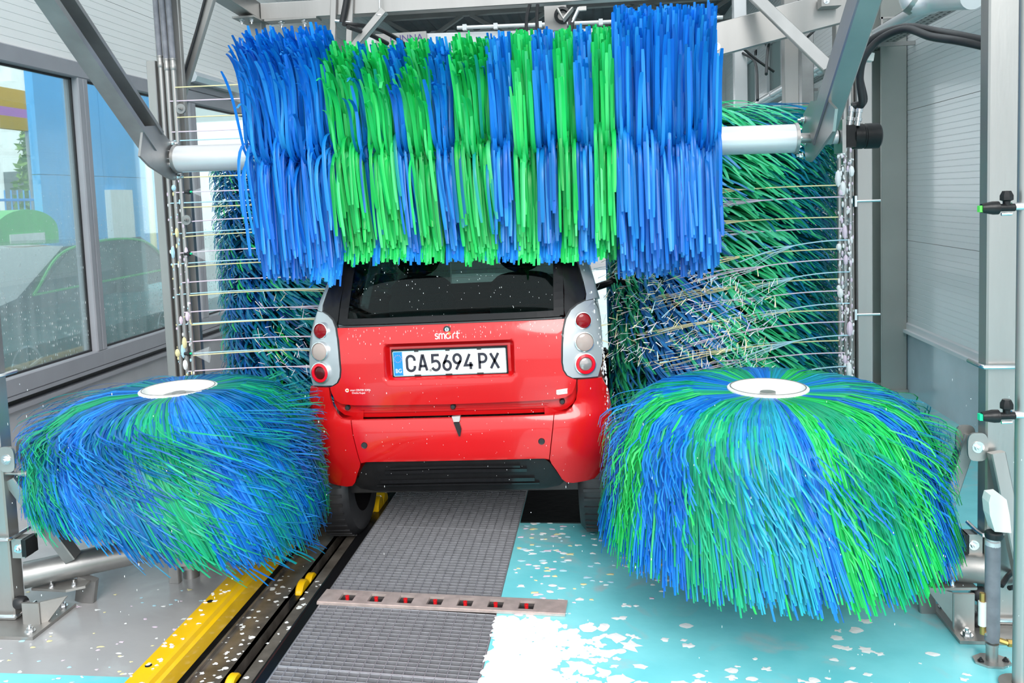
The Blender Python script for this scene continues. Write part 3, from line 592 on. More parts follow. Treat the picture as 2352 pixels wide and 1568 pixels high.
tm = text_mesh('smart Comp Lumb', .0095, .0002); tm.v = [Vector((.514+p.x*.8, surf(.515, .762, GATE)-.0079+(p.x*.8)*.30-p.z, .761+p.y)) for p in tm.v]; obj('sticker_lettering', tm, 'pvc_grey', st, local=True)
# number plate
NP = Vector((.0, 0.0, .9135)); yp = -0.012
pf = MB(); 
for x0, x1, z0, z1 in [(-.268, .268, -.081, -.054), (-.268, .268, .054, .066), (-.268, -.257, -.054, .054), (.257, .268, -.054, .054)]:
    pf.bx(NP.x+x0, NP.x+x1, yp-.006, yp+.014, NP.z+z0, NP.z+z1)
pf.bx(-.262, .262, yp-.004, yp+.013, NP.z-.06, NP.z+.06)
plate = obj('number_plate', pf, 'black_gloss', car, local=True); plate['label'] = 'licence plate in a black holder'
mb = MB()
for x0, x1, z0, z1 in [(-.262, .262, .055, .058), (-.262, .262, -.058, -.055), (-.262, -.259, -.058, .058), (.259, .262, -.058, .058)]: mb.bx(x0, x1, yp-.008, yp-.004, NP.z+z0, NP.z+z1)
obj('plate_rim', mb, 'chrome', plate, local=True)
mb = MB()
for x in (-.15, -.005, .14): mb.bx(x-.015, x+.015, yp-.0105, yp-.004, NP.z-.059, NP.z-.0525); mb.bx(x-.01, x+.01, yp-.0095, yp-.004, NP.z+.053, NP.z+.061)
obj('holder_clips', mb, 'rubber', plate, local=True)
mb = MB(); mb.bx(-.2585, .2585, yp-.0065, yp-.003, NP.z-.0545, NP.z+.0545); obj('plate_field', mb, 'plate_white', plate, local=True)
mb = MB(); mb.bx(-.2585, -.2175, yp-.0075, yp-.003, NP.z-.0545, NP.z+.0545); obj('country_band', mb, 'plate_blue', plate, local=True)
mb = MB()
for k in range(12):
    a = k*PI/6; mb.box((-.238+.0165*math.cos(a), yp-.0079, NP.z+.023+.0165*math.sin(a)), (.0028, .001, .0028), Matrix.Rotation(PI/4, 3, 'Y'))
obj('star_ring', mb, 'orange', plate, local=True)
tm = text_mesh('BG', .030, .0004); tm.v = [Vector((-.238+p.x*.8, yp-.0078-p.z, NP.z-.042+p.y*.9)) for p in tm.v]; obj('country_code', tm, 'white_paint', plate, local=True)
H, Wd, sw = .0755, .036, .0115
GL = {'C': [arc(.5, .74, .5, .26, -15, 180, 9)+arc(.5, .26, .5, .26, 180, 375, 9)],
      'A': [[(0, 0), (.44, 1), (.56, 1), (1, 0)], [(.16, .30), (.84, .30)]],
      '5': [[(.92, 1), (.08, 1), (.06, .56)]+arc(.46, .31, .50, .31, 100, -155, 12)],
      '6': [[(.62, 1), (.13, .46)]+arc(.5, .29, .46, .29, 155, 515, 18)],
      '9': [[(.30, 0), (.87, .54)]+arc(.5, .71, .46, .29, -25, 335, 18)],
      '4': [[(.66, 1), (.02, .26), (1.05, .26)], [(.74, .46), (.74, 0)]],
      'P': [[(.08, 0), (.08, .965), (.48, .965)]+arc(.50, .70, .46, .265, 88, -88, 9)+[(.08, .435)]],
      'X': [[(0, 0), (1, 1)], [(0, 1), (1, 0)]]}
mb = MB()
def gl(c, x0, wsc=1.0):
    for st_ in GL[c]: stroke(mb, [(x0+a*Wd*wsc, NP.z-H/2+.003+b*(H-.006)) for a, b in st_], sw, lambda x, z, d: Vector((x, yp-.0066-d, z)), th=.0016)
for c, x0 in zip('CA5694PX', (-.197, -.141, -.080, -.029, .019, .071, .136, .190)): gl(c, x0)
obj('plate_characters', mb, 'ink', plate, local=True)
mb = MB(); mb.lathe((-.089, yp-.0066, NP.z-.034), (0, -1, 0), [(0, 0), (.0065, 0), (.0065, .001), (0, .001)], 14); obj('plate_seal', mb, 'steel_plate', plate, local=True)
# tail lamps
LP = [(.623, 1.15), (.591, 1.138), (.561, 1.117), (.54, 1.083), (.528, 1.039), (.521, .978), (.516, .895), (.52, .861), (.534, .836), (.556, .823), (.612, .819), (.668, .816), (.69, .876), (.695, .959), (.692, 1.042), (.684, 1.103), (.664, 1.15)]
for s, side in ((1, 'right'), (-1, 'left')):
    lp = panel('tail_lamp', [(s*x, z) for x, z in LP], 'car_silver', GATE, -.010, .03)
    cen = (.60, .98); tr_ = [(s*(cen[0]+(x-cen[0])*1.0-(.0095 if x < .60 else 0)), cen[1]+(z-cen[1])*(1.028)) for x, z in LP]
    panel('lamp_seal', tr_, 'rubber', GATE, -.002, .02, lp)
    for z, r, kind in ((1.071, .036, 0), (.979, .042, 1), (.881, .046, 2)):
        x = s*(.612 if kind == 0 else .614); y = surf(x, z, GATE)-.014
        ax = Vector((s*.28, -1, .05)).normalized(); f = MB(); f.lathe((x, y, z), ax, [(r*1.07, -.02), (r*1.07, .012), (r*.98, .013), (r*.98, 0)], 32); obj('lens_ring', f, 'chrome', lp, True, local=True)
        f = MB()
        if kind < 2:
            f.lathe((x, y, z), ax, [(r*math.cos(a), .004+.012*math.sin(a)) for a in [PI/2*i/8 for i in range(9)]], 32); obj('lens', f, ('lens_red', 'lens_clear')[kind], lp, True, local=True)
        else:
            f.lathe((x, y, z), ax, [(r, .004), (r*.95, .013), (r*.70, .016), (r*.66, .010)], 32); obj('lens', f, 'lens_bright', lp, True, local=True)
            f = MB(); f.lathe((x, y, z), ax, [(r*.66*math.cos(a), .008+.008*math.sin(a)) for a in [PI/2*i/6 for i in range(7)]], 32); obj('lens_core', f, 'lens_grey' if s > 0 else 'lens_dark', lp, True, local=True)
    # silver pillar and black quarter trim above the lamp
    panel('side_pillar', [(s*x, z) for x, z in [(.628, 1.152), (.664, 1.154), (.681, 1.154), (.676, 1.18), (.664, 1.235), (.64, 1.31), (.60, 1.42), (.55, 1.51), (.53, 1.51), (.565, 1.40), (.60, 1.31), (.622, 1.23), (.632, 1.18)]], 'car_silver', GATE, -.008, .04)
    panel('quarter_trim', [(s*x, z) for x, z in [(.535, 1.095), (.556, 1.124), (.588, 1.144), (.621, 1.158), (.629, 1.18), (.618, 1.23), (.596, 1.31), (.56, 1.40), (.525, 1.51), (.488, 1.51), (.52, 1.35), (.533, 1.2), (.531, 1.12)]], 'black_gloss', GATE, -.004, .02)
# rear window with heater lines
win = panel('rear_window', mir([(0, 1.094), (.529, 1.096), (.530, 1.2), (.517, 1.35), (.485, 1.505), (0, 1.52)]), 'car_glass', GATE, 0.0, .005)
mb = MB()
def strip(mb, pts, w_, th_, tab, off):
    stroke(mb, pts, w_, lambda x, z, d: Vector((x, surf(x, z, tab)+off-d, z)), th=th_)
strip(mb, [(-.51+1.02*i/20, 1.109) for i in range(21)], .026, .002, GATE, -.001)
for s in (-1, 1): strip(mb, [(s*.505, 1.10+.4*i/12) for i in range(13)], .045, .002, GATE, -.001)
obj('window_border', mb, 'black_gloss', win, local=True)
mb = MB()
for k in range(9): strip(mb, [(-.47+.94*i/16, 1.15+.033*k) for i in range(17)], .0009, .0005, GATE, .0055)
obj('heater_lines', mb, 'heater', win, local=True)
mb = MB(); strip(mb, [(-.52+1.04*i/20, 1.0895) for i in range(21)], .006, .004, GATE, -.004); obj('window_seal', mb, 'rubber', win, local=True)
# bumper, step below the gate
panel('gate_step', mir([(0, .665), (.47, .665), (.52, .675), (.552, .70), (.567, .73), (.572, .80), (.562, .80), (.545, .745), (.50, .727), (0, .722)]), 'car_red', GATE, .022, .02)
mb = MB(); 
for zz in (.690, .703): strip(mb, [(-.44+.88*i/16, zz) for i in range(17)], .004, .004, GATE, .020)
obj('step_ribs', mb, 'car_red', car, local=True)
for x, z in ((-.497, .713), (.503, .713), (.005, .708)): lockm('rubber_stop', x, z, GATE, .02, [(0, 0), (.0125, 0), (.0125, .012), (.009, .018), (0, .018)], 'rubber', car, 16)
panel('bumper', mir([(0, .668), (.464, .668), (.457, .613), (.444, .532), (.433, .466), (.411, .472), (.36, .474), (0, .474)]), 'car_red', BUMP, 0, .02)
for s in (-1, 1):
    panel('bumper_corner', [(s*x, z) for x, z in [(.468, .668), (.516, .672), (.545, .690), (.566, .722), (.575, .765), (.577, .812), (.685, .808), (.712, .74), (.722, .66), (.722, .56), (.708, .45), (.69, .35), (.66, .338), (.58, .334), (.533, .332), (.503, .339), (.484, .359), (.462, .409), (.443, .445), (.437, .466), (.448, .532), (.461, .613)]], 'car_red', BUMP, 0, .02)
    lockm('eye_cover', s*.406, .555, BUMP, .001, [(0, .003), (.012, .003), (.0145, .005), (.0145, 0)], 'rubber', car, 20)
lat = MB(); lat.prism([(.008, surf(0, .66, BUMP)-.004, .678), (.046, surf(0, .66, BUMP)-.004, .680), (.046, surf(0, .66, BUMP)-.006, .664), (.041, surf(0, .65, BUMP)-.008, .655), (.016, surf(0, .65, BUMP)-.008, .655)], (0, .02, 0)); lat = obj('gate_latch', lat, 'steel_plate', car, local=True)
mb = MB(); mb.prism([(.016, surf(0, .65, BUMP)-.01, .652), (.042, surf(0, .65, BUMP)-.01, .652), (.050, surf(0, .62, BUMP)-.012, .622), (.044, surf(0, .6, BUMP)-.012, .592), (.038, surf(0, .6, BUMP)-.012, .592)], (0, .012, 0)); obj('latch_tongue', mb, 'black_gloss', lat, local=True)
# black diffuser with ribs
panel('rear_diffuser', mir([(0, .300), (.40, .302), (.47, .318), (.492, .340), (.476, .362), (.454, .408), (.436, .440), (.420, .458), (.405, .468), (.36, .470), (0, .470)]), 'black_plastic', BUMP, .018, .03)
mb = MB()
for z_, w_, e_ in ((.437, .011, .30), (.417, .016, .33), (.366, .018, .36), (.344, .007, .38)):
    strip(mb, [(-e_+2*e_*i/18, z_-.004*abs(-1+2*i/18)**2) for i in range(19)], w_, .012, BUMP, .018)
obj('diffuser_ribs', mb, 'rib_black', car, local=True)
# shell: sides, front, roof (behind the rear panels)
def ring(z, inset, n=40):
    w_ = lerp_tab(WT, z)-inset; yr = min(lerp_tab(GATE, z), .4)+.03 if z > .7 else lerp_tab(BUMP, z)+.03
    yf = lerp_tab([(.28, 2.33), (.5, 2.40), (.8, 2.36), (.95, 2.15), (1.05, 1.95), (1.3, 1.62), (1.5, 1.30), (1.55, 1.15)], z); out = []
    for i in range(n):
        a = 2*PI*i/n; c, s_ = math.cos(a), math.sin(a); e = .42
        X = w_*math.copysign(abs(s_)**e, s_); Y = math.copysign(abs(c)**e, -c); out.append(Vector((X, (yr+yf)/2+(yf-yr)/2*Y, z)))
    return out
def shell(name, zs, mt, inset=0.004, skip=None, cap=False, th=None):
    R = [ring(z, inset) for z in zs]; n = 40; mb = MB(); vs = [p for r in R for p in r]; fs = []
    for k in range(len(zs)-1):
        for i in range(n):
            j = (i+1) % n; c = (R[k][i]+R[k][j]+R[k+1][i]+R[k+1][j])/4
            if skip and skip(c): continue
            fs.append((k*n+i, k*n+j, (k+1)*n+j, (k+1)*n+i))
    if cap: fs.append(tuple((len(zs)-1)*n+i for i in range(n)))
    mb.add(vs, fs); return obj(name, mb, mt, car, 'all', local=True)
shell('lower_body', [.30, .36, .45, .55, .65, .75, .82], 'car_red', .045, skip=lambda c: c.y < .2 and abs(c.x) < .40 or (abs(c.x) > .55 and c.z < .56 and (abs(c.y-.33) < .30 or abs(c.y-2.0) < .28)))
shell('safety_cell', [.82, .90, 1.0, 1.08], 'car_silver', .045, skip=lambda c: c.y < .25 and abs(c.x) < .40)
shell('window_band', [1.08, 1.14, 1.2, 1.28, 1.36, 1.44, 1.5], 'car_glass', .05, skip=lambda c: c.y < .65)
shell('roof', [1.5, 1.53, 1.55], 'black_gloss', .004, cap=True)
for s in (-1, 1):
    mb = MB(); mb.beam((s*.66, .95, 1.05), (s*.55, 1.05, 1.51), .05, .09, up=(0, 1, 0)); obj('roof_pillar', mb, 'car_silver', car, local=True)
    mb = MB(); mb.beam((s*.60, 1.95, 1.03), (s*.50, 1.32, 1.51), .05, .06, up=(0, 1, 0)); obj('roof_pillar', mb, 'car_silver', car, local=True)
mb = MB(); mb.bx(-.66, .66, .12, 2.25, .26, .31); mb.bx(-.5, .5, .05, .14, .29, .36); obj('underbody', mb, 'pit_black', car, local=True)
mb = MB(); mb.bx(-.56, .56, .16, .62, .86, .90); obj('parcel_shelf', mb, 'seat', car, local=True)
for s in (-1, 1):
    st = MB(); st.tube(spline([(s*.28, .80, .62), (s*.28, .78, .85), (s*.28, .74, 1.10), (s*.28, .72, 1.22)], 4), [.18]*5+[.19]*4+[.17]*3+[.14], 14); st.v = [Vector((p.x, .74+(p.y-.74)*.45, p.z)) for p in st.v]; st = obj('seat_back', st, 'seat', car, True, local=True)
    hd = MB(); hd.ball((s*.28, .70, 1.345), .125, .05, .10, 18, 10); obj('headrest', hd, 'seat', st, 'all', local=True)
    # wheels
    wz = .273 if s < 0 else .284
    for y in (.33, 2.0):
        tw = MB(); tw.lathe((s*.64-.09, y, wz), (1, 0, 0), [(.17, 0), (.26, .0), (.283, .02), (.289, .05), (.289, .13), (.283, .16), (.26, .18), (.17, .18)], 36); wl_ = obj('wheel', tw, 'rubber', car, True, local=True)
        rm = MB(); rm.lathe((s*.64+s*.06, y, wz), (1, 0, 0), [(.17, -.03), (.175, .0), (.06, .012), (0, .012)], 24); obj('rim', rm, 'steel_plate', wl_, True, local=True)
        tw = MB()
        for k in range(40):
            a = 2*PI*k/40; c = Vector((s*.64, y+.289*math.cos(a), wz+.289*math.sin(a))); tw.box(c, (.13, .014, .006), Matrix.Rotation(-(a-PI/2)*-1, 3, 'X'))
        obj('tread_blocks', tw, 'rubber', wl_, local=True)
    mb = MB(); mb.tube(spline([(s*.62, 1.44, 1.05), (s*.78, 1.40, 1.10)], 3), .022, 8); mb.ball((s*.84, 1.40, 1.12), .085, .05, .06, 14, 8); obj('door_mirror', mb, 'black_plastic', car, 'all', local=True)
# suds clinging to the right flank and around the seams
rr = random.Random(5); mb = MB()
for k in range(300):
    z_ = rr.choice([rr.uniform(.82, 1.42), rr.uniform(.50, .86)]); x = lerp_tab(WT, z_)-.03-rr.random()**2*.02
    y = surf(x*.985, z_, GATE if z_ > .8 else BUMP)+rr.uniform(-.004, .12); r = rr.uniform(.0015, .006)
    mb.ball((x+.004, y, z_), r*.7, r, r*rr.uniform(.8, 2.4), 5, 3)
o = obj('clinging_suds', mb, 'foam_white', car, True, local=True); o['kind'] = 'stuff'
mb = MB()
for k in range(260):
    x = rr.uniform(-.50, .55); z_ = rr.choice([rr.uniform(1.0, 1.08), rr.uniform(.36, 1.08)]); tab = GATE if z_ > .73 else BUMP
    if abs(x) < .31 and .83 < z_ < 1.02: continue
    r = rr.uniform(.0005, .0011); mb.ball((x, surf(x, z_, tab)-.006, z_), r, r*.7, r*(rr.uniform(1, 3.2) if z_ < .98 else rr.uniform(3, 12)), 5, 3)
for k in range(110):
    x = rr.uniform(-.50, .50); z_ = rr.uniform(1.09, 1.40); r = rr.uniform(.0006, .0014); mb.ball((x, surf(x, z_, GATE)-.001, z_), r, r*.6, r*rr.uniform(1, 3.5), 5, 3)
o = obj('water_drops', mb, 'foam_white', car, True, local=True); o['kind'] = 'stuff'

# ================================================================== BRUSHES
BLUE = [(.006, .21, .70), (.008, .26, .80), (.005, .16, .58), (.03, .34, .88)]
GREEN = [(.014, .60, .12), (.02, .70, .16), (.010, .47, .09), (.08, .80, .24)]
TEAL = [(.008, .30, .38), (.010, .38, .34), (.006, .24, .46)]
NAVY = [(.006, .06, .30), (.005, .09, .22)]
# ---- top brush
YT = 4.0
AX0, AX1 = at(410, 365, YT), at(1825, 318, YT)
axd = (AX1-AX0).normalized()
def axp(x): return AX0+axd*((x-AX0.x)/axd.x)
tb = thing('roof_brush', 'large horizontal roof brush with blue and green bristle bands hanging over the car', 'brush', (AX0+AX1)/2)
mb = MB(); mb.cyl(AX0, AX1, .066, 36); obj('drum_shaft', mb, 'alu_white', tb, True)
for p, d in ((AX0, -1), (AX1, 1)):
    mb = MB(); mb.lathe(p, axd*d, [(0, -.002), (.072, -.002), (.072, .012), (.045, .014), (.045, .02), (.024, .022), (.024, .10), (0, .10)], 30); e = obj('end_flange', mb, 'steel', tb, True)
    mb = MB()
    for k in range(8):
        a = k*PI/4; mb.hexbolt(p+axd*d*.012+Vector((0, math.cos(a), math.sin(a)))*.056, axd*d, .006, .007)
    obj('flange_bolts', mb, 'chrome', e)
bands = [(592, 785, 'b', .70), (785, 850, 'g', .60), (850, 868, 'b', .60), (868, 925, 'g', .60), (925, 957, 'b', .60), (957, 1012, 'g', .60), (1012, 1055, 'b', .60), (1055, 1138, 'g', .61), (1138, 1188, 'b', .60), (1188, 1237, 'g', .61), (1237, 1283, 'b', .61), (1283, 1325, 'g', .61), (1325, 1365, 'b', .61), (1365, 1413, 'g', .61), (1413, 1640, 'b', .70)]
rb = random.Random(11)
ROOF = [(.7, 3.64), (1.05, 3.67), (1.15, 3.72), (1.3, 3.82), (1.45, 3.93), (1.55, 4.05)]
def keep_off(p):                                            # lay bristles on the car instead of through it
    xc = p.x-CARX
    if abs(xc) < .70 and p.z < 1.60 and p.y < 6.0:
        yb = lerp_tab(ROOF, min(p.z, 1.55))-.025
        if p.y > yb:
            if p.z > 1.40 and p.y > 4.06: p = Vector((p.x, p.y, 1.60))
            else: p = Vector((p.x, yb, p.z))
    return p
def top_strand(x, up, th0, L, push, tgt, curl, lean):
    c = axp(x); a = th0; p = c+Vector((0, -math.cos(a), math.sin(a)))*.062; pts = [p.copy()]; n = 12; s = (L-.06)/n
    for i in range(n):
        t = (i+.5)/n; k = smooth01(min(1, t*L/push)); a = th0*(1-k)+tgt*k
        if t > .55: a -= curl*((t-.55)/.45)**1.5
        p = p+Vector((lean*s*t, -math.cos(a)*s, math.sin(a)*s)); pts.append(keep_off(p.copy()))
    return pts
near = []; rest = MB()
for u0, u1, col, L in bands:
    x0, x1 = at(u0, 340, YT).x, at(u1, 335, YT).x; L *= .90
    n = int((x1-x0)/.0125*23); left = u0 < 1130
    for i in range(n):
        x = rb.uniform(x0+.004, x1-.004); up = rb.random() < .5
        if up: th0 = rb.uniform(-.55, 1.9); tgt = PI/2+rb.gauss(-.05, .13); curl = abs(rb.gauss(1.15, .5)) if left else abs(rb.gauss(.35, .3)); lean = abs(rb.gauss(0, .05)) if u0 < 600 else rb.gauss(0, .05 if left else .02)
        else: th0 = rb.uniform(-2.4, .75); tgt = -PI/2+rb.gauss(.02, .09); curl = rb.gauss(0, .12); lean = rb.gauss(0, .02)+(.12 if left else 0)
        if rb.random() < .12: th0 = rb.uniform(1.9, 3.9); tgt = PI/2+rb.uniform(0, 1.6); curl = -.6
        LL = L*rb.uniform(.93, 1.02); push = rb.choice([.05, .08, .14, .22, .32])*rb.uniform(.8, 1.2)
        pts = top_strand(x, up, th0, LL, push, tgt, curl, lean)
        c = rb.choice(BLUE if col == 'b' else GREEN)
        if rb.random() < .06 and u0 < 1180 and u0 > 700: c = rb.choice(TEAL)
        c = tuple(min(1, q*rb.uniform(.88, 1.12)) for q in c); w = rb.uniform(.010, .019)
        near.append((min(q.y for q in pts), pts, c, w, col))
near.sort(key=lambda q: q[0])
step = [q for i, q in enumerate(near) if i % 3 == 0][:300]; ids = set(id(q) for q in step)
for q in near:
    if id(q) in ids: continue
    rest.c = q[2]; rest.ribbon(q[1], Vector((1, 0, 0)), q[3])
for q in step:
    b = MB(); b.c = q[2]; b.ribbon(q[1], Vector((1, 0, 0)), q[3]); obj('bristle', b, 'bristle', tb, 'all')
o = obj('bristle_mass', rest, 'bristle', tb, 'all'); o['kind'] = 'stuff'

# ---- upright brushes
def off_car(p):
    if p.y > 3.60 and CARX-.71 < p.x < CARX+.71 and p.y < 6.2: return Vector((p.x, 3.60, p.z)) if p.y < 4.3 else Vector((CARX+math.copysign(.71, p.x-CARX), p.y, p.z))
    return p
def wheel_brush(name, label, base, zr, rad, prof, N, seed, sectors, swirl, spread, tall=False, attach=(.15, .8), floor_z=.06, sag=.25, zend=None, w=(.006, .012), pals=None, drape=.78):
    t = thing(name, label, 'brush', base); r = random.Random(seed); cx, cy = base[0], base[1]
    mb = MB(); mb.cyl((cx, cy, floor_z+.03), (cx, cy, zr-.01), .10, 28); obj('hub', mb, 'steel_dark', t, True)
    wed = []; a = 0; last = None                             # colour wedges round the hub
    while a < 2*PI:
        w_ = r.uniform(*sectors); pal = r.choice([q for q in (pals or [BLUE, GREEN, TEAL, DEEP]) if q is not last]); last = pal; wed.append((a, a+w_, pal)); a += w_
    tufts = [MB() for _ in wed]
    for i in range(N):
        az = r.uniform(0, 2*PI); k = next((j for j, q in enumerate(wed) if q[0] <= az < q[1]), len(wed)-1)
        pal = wed[k][2]; pal = pal if r.random() < .80 else r.choice(pals or [BLUE, GREEN, TEAL, TEAL, DEEP]); c = tuple(min(1, q*r.uniform(.85, 1.1)) for q in r.choice(pal))
        n = 8; pts = []; sc = r.uniform(.93, 1.01); sp = r.gauss(0, spread); sw = swirl*r.uniform(.8, 1.2)
        if not tall and r.random() < drape:                    # from the top flange, draping over the shoulder
            end = r.uniform(.72, 1.0); zo = r.uniform(-.05, .004)
            for j in range(n+1):
                s = end*j/n*(len(prof)-1); m_ = min(int(s), len(prof)-2); f = s-m_
                rr_ = prof[m_][0]+(prof[m_+1][0]-prof[m_][0])*f; zz = prof[m_][1]+(prof[m_+1][1]-prof[m_][1])*f
                rr_ = .13+(rr_-.13)*(1-(1-sc)*j/n); aa = az+(sp+sw)*(j/n)**1.3
                if zend: zz = .84-(.84-zz)*zend(aa)
                pts.append(off_car(Vector((cx+rr_*math.cos(aa), cy+rr_*math.sin(aa), max(floor_z, zz+zo*j/n+zo*.3)))))
        else:                                                # flung out from the hub, tips sagging
            za = r.uniform(*attach); up = r.uniform(-.05, .10); Lr = rad*sc
            for j in range(n+1):
                q = j/n; rr_ = .10+(Lr-.10)*math.sin(min(1, q*1.05)*PI/2*.96); aa = az+(sp+sw*1.2)*q**1.3
                zz = za+up*q-sag*q**2.4
                if zend: zz = .84-(.84-zz)*zend(aa)
                pts.append(off_car(Vector((cx+rr_*math.cos(aa), cy+rr_*math.sin(aa), max(floor_z, zz)))))
        rd = Vector((pts[-1].x-cx, pts[-1].y-cy, 0)).normalized(); wdv = Vector((-rd.y, rd.x, r.uniform(-.35, .35))).normalized()
        tufts[k].c = c; tufts[k].ribbon(pts, wdv, r.uniform(*w))
    for k, q in enumerate(tufts):
        if q.v: obj('bristle_tuft', q, 'bristle', t, 'all')
    return t
BL = (-1.886, 3.42, 0.0); BR = (.632, 3.32, 0.0)
DEEP = [(.005, .14, .46), (.006, .20, .40)]
SEA = [(.010, .44, .20), (.012, .52, .26), (.010, .36, .18)]; CYAN = [(.015, .38, .56), (.02, .46, .60), (.012, .32, .46)]
pR = [(.15, .855), (.32, .868), (.46, .848), (.545, .795), (.59, .71), (.612, .60), (.636, .49), (.668, .39), (.69, .31)]
pL = [(.15, .855), (.30, .858), (.43, .832), (.53, .775), (.585, .70), (.61, .63), (.622, .57), (.625, .51), (.62, .46)]
br = wheel_brush('wheel_brush', 'wide blue and green wheel brush right of the car', BR, .84, .67, pR, 11000, 21, (.14, .36), .16, .025, attach=(.45, .80), sag=.14, w=(.005, .010), pals=[BLUE, GREEN, CYAN, SEA, BLUE])
bl = wheel_brush('wheel_brush', 'blue and green wheel brush touching the left rear of the car', BL, .845, .64, pL, 9500, 33, (.14, .40), .40, .035, attach=(.50, .80), sag=.08, zend=lambda a: 1.0+.60*max(0, math.cos(a+.25))**1.5, w=(.005, .010), pals=[DEEP, SEA, BLUE, TEAL, DEEP], drape=.62)
for t, (cx, cy, _), r_ in ((br, BR, .150), (bl, BL, .160)):
    mb = MB(); mb.lathe((cx, cy, .848), (0, 0, 1), [(r_*1.04, -.04), (r_*1.04, .014), (r_, .018), (r_*.92, .018), (r_*.90, .004), (r_*.88, -.012), (0, -.014)], 44); rg = obj('cap_ring', mb, 'white_plastic', t, True)
    mb = MB(); mb.lathe((cx, cy, .8665), (0, 0, 1), [(r_*.97, 0), (r_*.97, .0015), (r_*.945, .0015), (r_*.945, 0)], 44); obj('rim_groove', mb, 'steel_plate', rg, True)
    mb = MB(); mb.lathe((cx, cy, .834), (0, 0, 1), [(.03, 0), (.03, .012), (0, .012)], 20); obj('centre_boss', mb, 'steel', rg, True)
    mb = MB(); mb.cyl((cx, cy, .05), (cx, cy, .2), .05, 20); mb.cyl((cx, cy, .0), (cx, cy, .05), .035, 16); obj('pivot', mb, 'steel_dark', t, True)
LIME = [(.07, .76, .36), (.12, .84, .46), (.04, .66, .28)]; SKYB = [(.05, .30, .80), (.08, .40, .86)]
tr_ = wheel_brush('side_brush', 'tall upright green and blue side brush behind the splashing foam on the right', (.72, 5.45, 0.0), 2.10, .78, None, 6000, 41, (.35, .8), .35, .10, True, (.30, 2.14), .2, .18, w=(.012, .024), pals=[LIME, SKYB, LIME, TEAL])
tl_ = wheel_brush('side_brush', 'tall upright dark blue and green side brush behind the left foam jets', (-2.06, 5.6, 0.0), 2.10, .62, None, 5000, 43, (.35, .8), .35, .10, True, (.30, 2.05), .2, .14, w=(.012, .022), pals=[NAVY, TEAL, GREEN, DEEP])
for t, (cx, cy, zt) in ((tr_, (.72, 5.45, 2.1)), (tl_, (-2.06, 5.6, 2.1))):
    mb = MB(); mb.cyl((cx, cy, .0), (cx, cy, 2.45), .035, 16); obj('spindle', mb, 'steel', t, True)
    mb = MB(); mb.lathe((cx, cy, zt), (0, 0, 1), [(.12, -.02), (.12, .02), (.05, .05), (0, .05)], 28); obj('top_flange', mb, 'steel', t, True)
p, q = at(1643, 470, 5.0), at(1692, 692, 5.0); d = (q-p)
mb = MB(); mb.cyl(p-d*.9, q, .010, 12); tag(obj('gleaming_rod', mb, 'chrome'), 'thin gleaming tilted rod in front of the right tall brush', 'rod')

# ================================================================== FRONT GANTRY
def bar_clamp(x0, x1, y0, y1, z, r=.008):                   # round bar bent round three sides of a post
    return spline([(x0-.02, y1+.03, z), (x0-.02, y0-.005, z), (x0, y0-.02, z), (x1, y0-.02, z), (x1+.02, y0-.005, z), (x1+.02, y1+.03, z)], 4), r
def post(label, x0, x1, y0, y1, px0, px1, inner):
    t = thing('gantry_post', label, 'post', ((x0+x1)/2, (y0+y1)/2, 0)); s = inner
    mb = MB(); mb.beam(((x0+x1)/2, (y0+y1)/2, .015), ((x0+x1)/2, (y0+y1)/2, 3.32), x1-x0, y1-y0, up=(0, 1, 0), ch=.006); obj('column', mb, 'steel', t)
    mb = MB(); mb.prism([(px0, y0-.12, .001), (px1, y0-.12, .001), (px1+s*0, y1+.08, .001), (px0, y1+.08, .001)], (0, 0, .012)); bp = obj('base_plate', mb, 'steel_plate', t)
    for a, b in ((px0+.04, y0-.08), (px1-.04, y0-.08), (px0+.04, y1+.05), (px1-.04, y1+.05)): mb = MB(); mb.hexbolt((a, b, .013), (0, 0, 1), .014, .016); obj('anchor_bolt', mb, 'chrome', bp)
    for z in (.04, .36, 1.02 if s > 0 else .98):
        pts, r = bar_clamp(x0, x1, y0, y1, z); mb = MB(); mb.tube(pts, r, 8); obj('clamp_bar', mb, 'chrome', t, True)
    xe = x1 if s > 0 else x0
    # clamp plates at mid height: two eared plates either side of the post
    for xx, w_ in ((xe+s*.032, .048), ((x0 if s > 0 else x1)-s*.03, .045)):
        mb = MB(); n = 12; c = Vector((xx, y0-.012, .685))
        pr = [(w_*.8, -.06), (w_*.8, .06)]+[(w_*.8*0+w_*.9*math.cos(a)*.9, .06+.0*a) for a in []]
        ov = [(math.copysign(abs(math.cos(2*PI*i/24))**.6, math.cos(2*PI*i/24))*w_*.72, math.copysign(abs(math.sin(2*PI*i/24))**.6, math.sin(2*PI*i/24))*.052) for i in range(24)]
        mb.prism([c+Vector((a, 0, b)) for a, b in ov], (0, .010, 0)); pb = obj('clamp_plate', mb, 'steel_plate', t)
        mb = MB(); mb.hexbolt(c, (0, -1, 0), .014, .012); obj('clamp_bolt', mb, 'chrome', pb)
        mb = MB(); mb.prism([Vector((c.x+a, y1+.02, c.z+b)) for a, b in ov], (0, .010, 0)); obj('clamp_plate', mb, 'steel_plate', t)
    # small block with bolt
    mb = MB(); mb.bx(xe+s*.005, xe+s*.06, y0+.01, y0+.06, .27, .35); bk = obj('switch_block', mb, 'steel_plate', t)
    mb = MB(); mb.hexbolt((xe+s*.035, y0+.01, .31), (0, -1, 0), .012, .012); obj('block_bolt', mb, 'chrome', bk)
    mb = MB(); mb.bx(xe+s*.055, xe+s*.075, y0+.0, y0+.07, .28, .35); obj('block_cap', mb, 'black_plastic', bk)
    return t
gl_ = post('left front gantry post with base plate at the left photo edge', -2.515, -2.415, 2.98, 3.05, -2.62, -2.25, 1)
